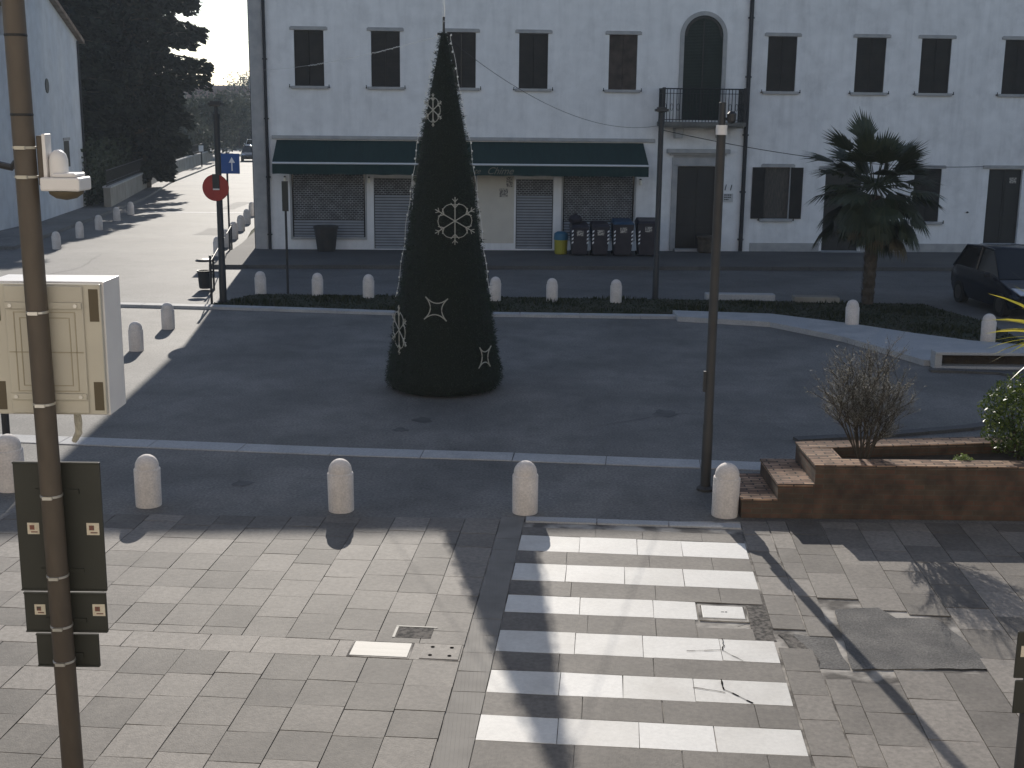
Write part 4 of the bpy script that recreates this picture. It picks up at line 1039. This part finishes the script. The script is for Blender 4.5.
# ---------------------------------------------------------------- palm
pm = thing('palm_tree', 'shaggy fan palm with drooping dry leaves in front of the right house', 'palm', (9.40, 32.9, .03))
b = MB(); pts = []; rs_ = []
for k in range(26): z = k * .105; pts.append((.02 * math.sin(z), 0, z)); rs_.append(.115 + .024 * (k % 2) + .03 * min(1, z / 2.2))
b.tube(pts, rs_, 12); 
for k in range(500):
    a = rnd.uniform(0, 6.28); z = rnd.uniform(.1, 2.6); r = .135; b.add([(r * math.cos(a - .1), r * math.sin(a - .1), z), (r * math.cos(a + .1), r * math.sin(a + .1), z), ((r + .05) * math.cos(a), (r + .05) * math.sin(a), z + rnd.uniform(.05, .18))], [(0, 1, 2)])
b.build('trunk', MT['bark'], pm)
gr = MB(); dd_ = MB(); pe = MB()
def fan(B, base, d, size, droop, spread=1.25, nseg=26):
    d = d.normalized(); s = d.cross(Vector((0, 0, 1)));
    if s.length < .1: s = Vector((1, 0, 0))
    s.normalize(); nrm = s.cross(d)
    for k in range(nseg):
        t = (k / (nseg - 1) - .5) * 2; an = t * spread
        v = (d * math.cos(an) + s * math.sin(an) + nrm * (-.12 * abs(t))).normalized()
        L_ = size * (1 - .28 * abs(t)) * rnd.uniform(.88, 1.06); w = v.cross(nrm).normalized() * .034
        p0 = base; p1 = base + v * L_ * .55; v2 = (v - Vector((0, 0, droop * rnd.uniform(.6, 1.4)))).normalized(); p2 = p1 + v2 * L_ * .45
        tn = rnd.random(); w = w * 1.0
        B.quad(p0 - w * .2, p1 - w, p1 + w, p0 + w * .2, tn); B.add([p1 - w, p2, p1 + w], [(0, 1, 2)], tn)
for k in range(74):
    a = k * 2.39996 + rnd.uniform(-.3, .3); t = k / 73; el = R_(80 - 128 * t ** .9 + rnd.uniform(-10, 10))
    d = Vector((math.cos(a) * math.cos(el), math.sin(a) * math.cos(el), math.sin(el)))
    base = Vector((0, 0, 2.85)) + Vector((math.cos(a), math.sin(a), 0)) * .08; L_ = rnd.uniform(.3, 1.2)
    tip_ = base + d * L_ - Vector((0, 0, .10)); pe.tube([base, base + d * L_ * .5, tip_], [.016, .012, .009], 4, False)
    fan(gr, tip_, (d - Vector((0, 0, .05 + .3 * t))), rnd.uniform(.7, 1.0), .12 + .6 * t, rnd.uniform(.8, 1.25), 24)
for k in range(26):
    a = k * 2.39996; el = R_(rnd.uniform(-72, -40)); d = Vector((math.cos(a) * math.cos(el), math.sin(a) * math.cos(el), math.sin(el)))
    base = Vector((0, 0, 2.65 - .012 * k)); tip_ = base + d * rnd.uniform(.4, .9); pe.tube([base, tip_], .01, 4, False)
    fan(dd_ if k % 3 == 0 else gr, tip_, d, rnd.uniform(.6, .85), .9, .9, 20)
gr.build('fronds', MT['palm'], pm); dd_.build('dry_fronds', MT['palm_dead'], pm); pe.build('petioles', MT['palm'], pm); pm.scale = (1.17, 1.17, 1.09)

# ---------------------------------------------------------------- wheeled bins, small bin, pot
def wheelie(label, px, lid, h=1.22, w=.62, group='wheeled bins by the shop front'):
    p = gp(px, 257); t = thing('wheeled_bin', label, 'bin', (p.x, 43.25, .11), BROT, group)
    b = MB(); b.add([(-w * .40, -.28, .06), (w * .40, -.28, .06), (w * .40, .28, .06), (-w * .40, .28, .06), (-w / 2, -.36, h - .14), (w / 2, -.36, h - .14), (w / 2, .36, h - .14), (-w / 2, .36, h - .14)],
                    [(0, 3, 2, 1), (4, 5, 6, 7), (0, 1, 5, 4), (1, 2, 6, 5), (2, 3, 7, 6), (3, 0, 4, 7)]); b.build('body', MT['bin_dark'], t, bevel=.02)
    b = MB(); b.add([(-w / 2 - .02, -.39, h - .138), (w / 2 + .02, -.39, h - .138), (w / 2 + .02, .38, h - .138), (-w / 2 - .02, .38, h - .138), (-w / 2 + .04, -.3, h - .06), (w / 2 - .04, -.3, h - .06), (w / 2 - .04, .34, h + .03), (-w / 2 + .04, .34, h + .03)],
                    [(0, 3, 2, 1), (4, 5, 6, 7), (0, 1, 5, 4), (1, 2, 6, 5), (2, 3, 7, 6), (3, 0, 4, 7)]); b.build('lid', lid, t, bevel=.02)
    for s in (-1, 1):
        b = MB(); b.tube([(s * w * .43 - .02, .26, .08), (s * w * .43 + .02, .26, .08)], .08, 12); b.build('wheel', MT['tyre'], t)
        b = MB(); x = s * w * .42
        for j in range(4):
            z = .42 + j * .13; y_ = lambda z_: -.285 - .08 * (z_ - .06) / (h - .2)
            b.add([(x - .03, y_(z) - .012, z), (x + .03, y_(z) - .012, z + .04), (x + .03, y_(z) - .012, z + .10), (x - .03, y_(z) - .012, z + .06)], [(0, 1, 2, 3)])
        b.build('reflector', MT['white'], t)
    b = MB(); b.box(-.12, .12, -.375, -.362, h - .42, h - .24); b.build('label', MT['poster'], t)
    return t
wheelie('dark wheeled bin with black bags heaped on its lid, leftmost of the four', 578, MT['bin_dark'], 1.12)
wheelie('dark wheeled bin with violet label, second from the left', 598, MT['bin_dark'], 1.15)
wheelie('wheeled bin with the blue lid', 620, MT['bin_blue'], 1.24, .72)
wheelie('big dark wheeled bin at the right end beside the thin lamp post', 644, MT['bin_dark'], 1.28, .74)
p = gp(574, 257)
rb_ = tag(MB().build('rubbish_bag', MT['bin_dark']), 'black rubbish bag on top of the leftmost wheeled bin', 'rubbish bag')
b = MB(); pr = [(.10, 0), (.22, .06), (.24, .16), (.16, .26), (.05, .31), (.06, .36)]
for r_, z_ in [(0, 0)]: pass
b.lathe(pr, 12); me_old = rb_.data; o2 = b.build('tmp', MT['bin_dark'], smooth=True); rb_.data = o2.data; bpy.data.objects.remove(o2); rb_.location = (p.x, 43.3, 1.2)
for v in rb_.data.vertices: v.co.x *= 1 + .15 * math.sin(v.co.z * 30 + v.co.y * 20); v.co.y *= 1 + .12 * math.cos(v.co.x * 25)
p = gp(560, 255)
sb = thing('round_bin', 'small round bin with blue top and yellow body, left of the wheeled bins', 'bin', (p.x, 43.6, .11))
b = MB(); b.lathe([(.19, 0), (.22, .05), (.235, .48), (.235, .5)], 18); b.build('body', MT['bin_yellow'], sb)
b = MB(); b.lathe([(.245, .5), (.25, .55), (.24, .72), (.14, .78), (.03, .79)], 18); b.build('lid', MT['bin_lightblue'], sb)
po = thing('planter_pot', 'dark ribbed tapering pot in front of the left shop window', 'plant pot', (-6.55, 43.75, .11))
b = MB(); b.lathe([(.30, 0), (.32, .05), (.41, .78), (.44, .8), (.44, .88), (.39, .88), (.37, .8)], 20); b.build('pot', MT['pot'], po)
b = MB(); b.lathe([(.36, .75), (.36, .78)], 20); b.build('soil', MT['soil'], po)
pt2 = thing('stone_tub', 'squat dull tub standing in front of the entrance door', 'plant pot', (6.9, 44.6, .11))
b = MB(); b.lathe([(.30, 0), (.34, .06), (.36, .5), (.40, .52), (.40, .6), (.33, .6)], 16); b.build('tub', MT['bark'], pt2)
b = MB(); b.lathe([(.32, .5), (.32, .56)], 16); b.build('soil', MT['soil'], pt2)

# ---------------------------------------------------------------- cars
def car(label, x, y, rz, m, L_=3.9, W=1.7, H_=1.5, group=None, name='parked_car'):
    """front looks along local -y"""
    t = thing(name, label, 'car', (x, y, 0), rz, group); hw = W / 2; f = -L_ / 2
    st = [(0, .42, .55, .80), (.04, .30, .66, .93), (.10, .22, .74, .97), (.26, .2, .92, 1.0), (.36, .2, .98, 1.0), (.60, .2, 1.0, 1.0), (.85, .2, 1.0, .99), (.95, .24, .98, .95), (1.0, .35, .9, .86)]
    b = MB(); ring = []
    for u, zb, zt, wf in st:
        yy = f + u * L_; w_ = hw * wf
        ring.append([(-w_ * .92, yy, zb), (-w_, yy, zb + .18), (-w_, yy, zt - .12), (-w_ * .93, yy, zt), (w_ * .93, yy, zt), (w_, yy, zt - .12), (w_, yy, zb + .18), (w_ * .92, yy, zb)])
    vs = [v for r in ring for v in r]; n = 8; fs = []
    for i in range(len(ring) - 1):
        for k in range(n): fs.append((i * n + k, i * n + (k + 1) % n, (i + 1) * n + (k + 1) % n, (i + 1) * n + k))
    fs.append(tuple(range(n))); fs.append(tuple((len(ring) - 1) * n + k for k in range(n - 1, -1, -1)))
    b.add(vs, fs); b.build('body', m, t, smooth=True, bevel=.03)
    # greenhouse: glass with a body coloured roof
    gl = [(.27, .90, .86), (.46, H_ - .04, .70), (.62, H_, .70), (.85, H_ - .05, .68), (.97, .96, .82)]
    b = MB(); vs = []; P = [(.25, .93, .88), (.44, H_ - .05, .72), (.62, H_ - .02, .73), (.86, H_ - .08, .70), (.97, .95, .84)]
    yb = [f + p_[0] * L_ for p_ in P]
    roofL = [(-hw * P[i][2], yb[i], P[i][1]) for i in (1, 2, 3)]; roofR = [(hw * P[i][2], yb[i], P[i][1]) for i in (1, 2, 3)]
    A = (-hw * .9, yb[0], .92); A2 = (hw * .9, yb[0], .92); Z = (-hw * .88, yb[4], .94); Z2 = (hw * .88, yb[4], .94)
    q = MB(); q.quad(A, A2, roofR[0], roofL[0]); q.build('windscreen', MT['glass'], t)
    q = MB(); q.quad(roofL[2], roofR[2], Z2, Z); q.build('rear_window', MT['glass'], t)
    for Aa, rf, Zz in ((A, roofL, Z), (A2, roofR, Z2)):
        q = MB(); q.add([Aa, rf[0], rf[1], rf[2], Zz], [(0, 1, 2, 3, 4)]); s = q.build('side_window', MT['glass'], t)
        k = MB(); k.tube([Aa, rf[0], rf[1], rf[2], Zz], .03, 6); mid = ((Aa[0] + Zz[0]) / 2, yb[2] - .05, .95); k.tube([mid, (rf[1][0], rf[1][1] - .05, rf[1][2])], .028, 5); k.build('pillar', m, s)
    q = MB(); q.add(roofL + roofR, [(0, 3, 4, 1), (1, 4, 5, 2)]); q.v = [(a, c, e + .012) for a, c, e in q.v]; o = q.build('roof', m, t, smooth=True); s = o.modifiers.new('s', 'SOLIDIFY'); s.thickness = .03
    for sx in (-1, 1):
        for u in (.18, .80):
            q = MB(); yy = f + u * L_; q.tube([(sx * (hw - .19), yy, .3), (sx * (hw + .01), yy, .3)], .30, 20); w_ = q.build('wheel', MT['tyre'], t)
            q = MB(); q.tube([(sx * (hw + .008), yy, .3), (sx * (hw + .02), yy, .3)], .19, 14); q.build('rim', MT['pole_grey'], w_)
        q = MB(); q.add([(sx * hw * .45, f + .02, .60), (sx * hw * .80, f + .04, .60), (sx * hw * .93, f + .32, .74), (sx * hw * .62, f + .20, .74)], [(0, 1, 2, 3)]); o = q.build('headlight', MT['lamp_glass'], t)
        for v in o.data.vertices: v.co.y -= .04; v.co.z += .02
        s = o.modifiers.new('s', 'SOLIDIFY'); s.thickness = .03
        q = MB(); q.box(sx * (hw + .02), sx * (hw + .17), f + .33 * L_, f + .33 * L_ + .08, .92, 1.04); q.build('mirror', m, t, bevel=.02)
    q = MB(); q.box(-hw * .5, hw * .5, f - .03, f + .04, .38, .50); q.build('grille', MT['iron'], t)
    return t
car('dark hatchback parked at the right edge behind the curved kerb', 13.05, 32.6, R_(4), MT['car_blue'], L_=4.0, W=1.75, H_=1.62)
p = gp(250.5, 161); car('dark car far down the side street, half hidden by the building', p.x, p.y, R_(10), MT['car_black'], group='cars far down the side street')
p = gp(253, 152); car('white car at the far end of the side street', p.x, p.y, R_(10), MT['car_white'], group='cars far down the side street')

# ---------------------------------------------------------------- left background: gable house, lower house, wall, conifers
wdir = Vector((-.119, .993, 0)); A_ = Vector((-20.1, 52, 0))
gh = thing('gable_house', 'pale blue white house end with steep gable and round window, left of the conifers', 'house', A_, math.atan2(.119, .993))
# local: y along the gable wall, x away from it to the left (negative)
b = MB(); prof = [(0, 0), (11.3, 0), (11.3, 8.15), (4.0, 10.15), (0, 8.95)]
n = 5; X0, X1 = 0, -9
b.add([(X0, p_[0], p_[1]) for p_ in prof] + [(X1, p_[0], p_[1]) for p_ in prof], [(0, 1, 2, 3, 4), (9, 8, 7, 6, 5), (0, 5, 6, 1), (1, 6, 7, 2), (0, 4, 9, 5)])
b.build('wall', MT['plaster_blue'], gh)
b = MB(); b.add([(.25, 3.98, 10.2), (-9.2, 3.98, 10.2), (-9.2, 11.8, 8.0), (.25, 11.8, 8.0), (.25, 3.98, 10.38), (-9.2, 3.98, 10.38), (-9.2, 11.8, 8.18), (.25, 11.8, 8.18)], [(0, 1, 2, 3), (4, 7, 6, 5), (0, 3, 7, 4), (3, 2, 6, 7)])
b.add([(.25, 3.98, 10.2), (-9.2, 3.98, 10.2), (-9.2, -.4, 8.83), (.25, -.4, 8.83), (.25, 3.98, 10.38), (-9.2, 3.98, 10.38), (-9.2, -.4, 9.01), (.25, -.4, 9.01)], [(3, 2, 1, 0), (5, 6, 7, 4), (4, 7, 3, 0), (7, 6, 2, 3)])
b.build('roof', MT['tile'], gh)
b = MB(); b.tube([(.0, 4.6, 5.85), (.03, 4.6, 5.85)], .32, 20); w = b.build('window', MT['iron'], gh)
b = MB(); b.add([(.004, 7.1, 2.2), (.004, 8.2, 2.2), (.004, 8.2, 3.4), (.004, 7.1, 3.4)], [(0, 1, 2, 3)]); o = b.build('window', MT['wood_dark'], gh); s = o.modifiers.new('s', 'SOLIDIFY'); s.thickness = .06
b = MB(); b.box(.0, .05, 7.0, 8.3, 3.42, 3.55); b.build('lintel', MT['trim'], o)
b = MB(); b.tube([(.06, 11.1, 0), (.06, 11.1, 8.1)], .05, 8); b.build('downpipe', MT['pipe'], gh)
lh = thing('low_house', 'bluish low house wall with tiled roof at the left frame edge', 'house', (-26.5, 49.5, 0))
b = MB(); b.box(-8, 6.1, 0, 3.5, 0, 7.7); b.build('wall', MT['plaster_blue'], lh)
b = MB(); b.add([(-8.2, -.5, 7.6), (6.15, -.5, 7.6), (6.15, 3.4, 9.9), (-8.2, 3.4, 9.9), (-8.2, -.5, 7.75), (6.15, -.5, 7.75), (6.15, 3.4, 10.05), (-8.2, 3.4, 10.05)], [(0, 1, 2, 3), (4, 7, 6, 5), (0, 4, 5, 1), (1, 5, 6, 2)]); b.build('roof', MT['tile'], lh)
for x in (5.0, 2.6, .2):
    for z in (1.0, 5.0):
        b = MB(); b.box(x, x + .9, -.03, .0, z, z + 1.2); o = b.build('window', MT['wood_dark'], lh)
# boundary wall with railing
wl = thing('boundary_wall', 'long low stone wall with dark railing along the side street', 'wall', (0, 0, 0))
P = [(-20.0, 62.5), (-21.2, 69.3), (-24.0, 85), (-26.6, 103), (-29, 122)]
b = MB(); r_ = MB(); cp = MB()
for (xa, ya), (xb, yb_) in zip(P[:-1], P[1:]):
    b.prism([(xa, ya), (xb, yb_), (xb - .35, yb_), (xa - .35, ya)], 0, 1.05); cp.prism([(xa + .04, ya), (xb + .04, yb_), (xb - .39, yb_), (xa - .39, ya)], 1.052, 1.13)
    n = int(math.hypot(xb - xa, yb_ - ya) / .28)
    for k in range(n): x = xa + (xb - xa) * k / n - .17; y = ya + (yb_ - ya) * k / n; r_.tube([(x, y, 1.1), (x, y, 1.95)], .016, 4, False)
    for z in (1.3, 1.9): r_.tube([(xa - .17, ya, z), (xb - .17, yb_, z)], .025, 4)
b.build('stonework', MT['stone_wall'], wl); cp.build('coping', MT['trim'], wl); r_.build('railing', MT['iron'], wl)

def conifer(label, x, y, h, r, n=15000, seed=1):
    R = random.Random(seed); t = thing('conifer', label, 'tree', (x, y, 0), 0, 'dark conifers beyond the boundary wall')
    tb = MB(); tb.tube([(0, 0, 0), (0, 0, h * .5), (0, 0, h * .97)], [h * .028, h * .018, .03], 8)
    b = MB(); nb_ = 150; per = n // nb_
    for k in range(nb_):
        f = (k + .5) / nb_; z = 1.2 + (h - 1.4) * f; a = k * 2.39996 + R.uniform(-.3, .3)
        L_ = r * (1 - f) ** .5 * R.uniform(.68, 1.14) + .35; L_ *= .42 + .58 * min(1, f / .28)
        d = Vector((math.cos(a), math.sin(a), R.uniform(-.02, .22))); s = Vector((-math.sin(a), math.cos(a), 0))
        if L_ > 1: tb.tube([(0, 0, z), d * L_ * .5 + Vector((0, 0, z)), d * L_ * .9 + Vector((0, 0, z - .06 * L_))], [.07, .045, .015], 4, False)
        for j in range(per):
            u = R.random() ** .6; wd_ = (1 - u) * .34 * L_ + .1; q = Vector((0, 0, z)) + d * L_ * u + s * R.uniform(-1, 1) * wd_
            q.z += -u * u * L_ * .16 + R.uniform(-.28, .12) * (1 + .2 * r)
            dd2 = (d * R.uniform(.3, 1) + s * R.uniform(-.8, .8) + Vector((0, 0, R.uniform(-.7, .15)))).normalized(); e_ = dd2.cross(Vector((R.gauss(0, 1), R.gauss(0, 1), R.gauss(0, 1)))).normalized()
            l = R.uniform(.25, .6); b.add([q, q + dd2 * l * .5 + e_ * .15, q + dd2 * l, q + dd2 * l * .5 - e_ * .15], [(0, 1, 2, 3)], R.random())
    tb.build('trunk', MT['bark'], t); b.build('crown', MT['cedar'], t)
    return t
conifer('rightmost dark conifer, its feathery tips against the bright sky', -23.4, 79, 26, 4.9, 46000, 3)
conifer('dark conifer just behind the gable house', -26.6, 71.5, 20, 4.8, 36000, 5)
conifer('tall dark conifer standing back between the other two', -27.8, 86, 21, 5.8, 34000, 8)
conifer('slender dark conifer at the far left of the group, rising over the roof', -30.5, 76, 18, 5.0, 26000, 11)
# hedge under the conifers
hd = thing('hedge', 'dark overgrown hedge behind the boundary wall under the conifers', 'hedge', (0, 0, 0))
b = MB()
def hf():
    t = rnd.random(); i = min(2, int(t * 3)); u = t * 3 - i; xa, ya = P[i]; xb, yb_ = P[i + 1]
    return Vector((xa + (xb - xa) * u - rnd.uniform(.6, 2.2), ya + (yb_ - ya) * u, rnd.uniform(.2, 2.9 + .5 * math.sin(t * 40))))
leafcloud(b, 9000, hf, .13, .5); b.build('leaves', MT['hedge'], hd)
b = MB()
for k in range(30):
    u = k / 30; i = min(2, int(u * 3)); w_ = u * 3 - i; x = P[i][0] + (P[i + 1][0] - P[i][0]) * w_ - 1.4; y = P[i][1] + (P[i + 1][1] - P[i][1]) * w_; b.tube([(x, y, 0), (x + .1, y, 2)], [.06, .02], 5)
b.build('stems', MT['bark'], hd)

# ---------------------------------------------------------------- far end of the side street
def far_tree(label, x, y, h, r, n, kind='round', seed=0):
    R = random.Random(seed); t = thing('broadleaf_tree', label, 'tree', (x, y, 0), 0, 'hazy trees at the end of the side street')
    b = MB(); b.tube([(0, 0, 0), (.1, 0, h * .5), (0, .1, h * .85)], [h * .022, h * .015, .03], 6)
    blobs = [(Vector((R.uniform(-.55, .55) * r, R.uniform(-.55, .55) * r, h * R.uniform(.35, .85))), r * R.uniform(.35, .6)) for _ in range(9)]
    for c, q in blobs: b.tube([(0, 0, h * .3), tuple(c)], [.09, .03], 4, False)
    b.build('trunk', MT['bark'], t); b = MB()
    for k in range(n):
        c, q = R.choice(blobs); v = Vector((R.gauss(0, 1), R.gauss(0, 1), R.gauss(0, 1))).normalized() * q * R.random() ** .4; p_ = c + v
        d = Vector((R.gauss(0, 1), R.gauss(0, 1), R.gauss(0, 1))).normalized(); e_ = d.cross(Vector((0, .3, 1))).normalized(); s = R.uniform(.15, .35)
        b.add([p_ - d * s, p_ + e_ * s * .5, p_ + d * s, p_ - e_ * s * .5], [(0, 1, 2, 3)], R.random())
    b.build('crown', MT['far_leaf'], t); return t
far = [(172, 150, 110, 5.0, 3.0, 'bushy shrub mass directly above the railing by the conifers'), (190, 148, 118, 6.2, 3.2, 'grey green tree above the far end of the stone wall'),
       (206, 146, 135, 7.5, 3.6, 'tree straight behind the black lamp post head'), (222, 143, 150, 7.5, 4.2, 'round tree above the blue sign'),
       (238, 142, 170, 8.0, 4.6, 'dark tree filling the gap above the far cars'), (249, 141, 185, 9.5, 5.0, 'tree touching the building edge at the street end'),
       (215, 139, 230, 11, 6.0, 'pale distant tree on the skyline left of centre of the gap'), (243, 139, 260, 17, 5.5, 'tallest pale tree on the distant skyline'),
       (200, 139, 250, 12.5, 6, 'pale distant tree beside the conifer tips'), (230, 139, 280, 13, 7, 'wide pale tree in the middle of the distant skyline'),
       (186, 139, 240, 12.5, 6, 'pale distant tree half hidden by conifers'), (255, 139, 300, 15, 7, 'pale distant tree just showing at the building edge')]
for i, (px, py, Y, h, r, lab) in enumerate(far):
    p = at(px, 120, Y); far_tree(lab, p.x, Y, h * (.72 if Y > 200 else .85), r, 2200, seed=20 + i)
def far_house(label, px, Y, w, h, d=8):
    p = at(px, 120, Y); t = thing('far_house', label, 'house', (p.x, Y, 0), R_(8), 'houses far down the side street')
    b = MB(); b.xprism([(-w / 2, 0), (w / 2, 0), (w / 2, h), (-w / 2, h)], 0, d); b.build('wall', MT['wall_far'], t)
    b = MB(); b.add([(-w / 2 - .4, -.4, h), (w / 2 + .4, -.4, h), (w / 2 + .4, d / 2, h + 2), (-w / 2 - .4, d / 2, h + 2), (w / 2 + .4, d + .4, h), (-w / 2 - .4, d + .4, h)], [(0, 1, 2, 3), (3, 2, 4, 5), (1, 4, 2), (0, 3, 5), (0, 5, 4, 1)]); rf = b.build('roof', MT['roof_far'], t)
    b = MB(); b.box(w * .2, w * .2 + .6, d / 2 - .8, d / 2 - .2, h + 1.2, h + 3); b.build('chimney', MT['wall_far'], rf)
    k = 0
    x = -w / 2 + 1
    while x < w / 2 - 1.5:
        for z in (1, 4):
            if z + 1.5 < h: b = MB(); b.box(x, x + 1, -.05, -.002, z, z + 1.4); b.build('window', MT['wood_dark'], t)
        x += 2.6
far_house('low house with hazy roof behind the street end trees', 232, 200, 13, 6.5)
far_house('long hazy house on the skyline left of the gap centre', 212, 320, 26, 8.5)
far_house('hazy house on the skyline next to the building edge', 243, 380, 24, 10)
far_house('hazy house beside the conifer tips', 192, 300, 16, 8)
# closing hedge behind everything at the end of the street
b = MB()
def hf2(): return Vector((rnd.uniform(-75, 20), rnd.uniform(172, 180), rnd.uniform(0, 4.5) * rnd.random() ** .3))
leafcloud(b, 9000, hf2, .45, .6); b.build('woodland', MT['far_leaf'], kind='stuff')
b = MB()
def hf3(): x = rnd.uniform(-200, 120); return Vector((x, rnd.uniform(420, 440), rnd.uniform(0, 11 + 2.0 * math.sin(x * .09) + 1.5 * math.sin(x * .31))))
leafcloud(b, 12000, hf3, 1.2, .7); b.build('woodland', MT['far_leaf'], kind='stuff')

# side street small posts and a street name pole far off
for (px, py, hh, lab) in [(202, 168, 1.9, 'thin post at the foot of the stone wall'), (232, 151, 3.0, 'thin sign pole by the far cars')]:
    p = gp(px, py); t = thing('street_post', lab, 'post', (p.x, p.y, 0)); b = MB(); b.tube([(0, 0, 0), (0, 0, hh)], .06, 6); b.build('pole', MT['pole_grey'], t)
    b = MB(); b.box(-.2, .2, -.06, -.03, hh - .5, hh); b.build('plate', MT['white'], t)

# ---------------------------------------------------------------- air
hz = bpy.data.materials.new('haze'); hz.use_nodes = True; N = hz.node_tree.nodes; N.remove(N['Principled BSDF'])
pv = N.new('ShaderNodeVolumePrincipled'); pv.inputs['Density'].default_value = HAZE; pv.inputs['Color'].default_value = (.74, .86, 1.0, 1); pv.inputs['Anisotropy'].default_value = .3
hz.node_tree.links.new(pv.outputs[0], N['Material Output'].inputs['Volume'])
b = MB(); b.box(-600, 600, -60, 900, -1.03, 45); o = b.build('haze', hz); o['kind'] = 'stuff'
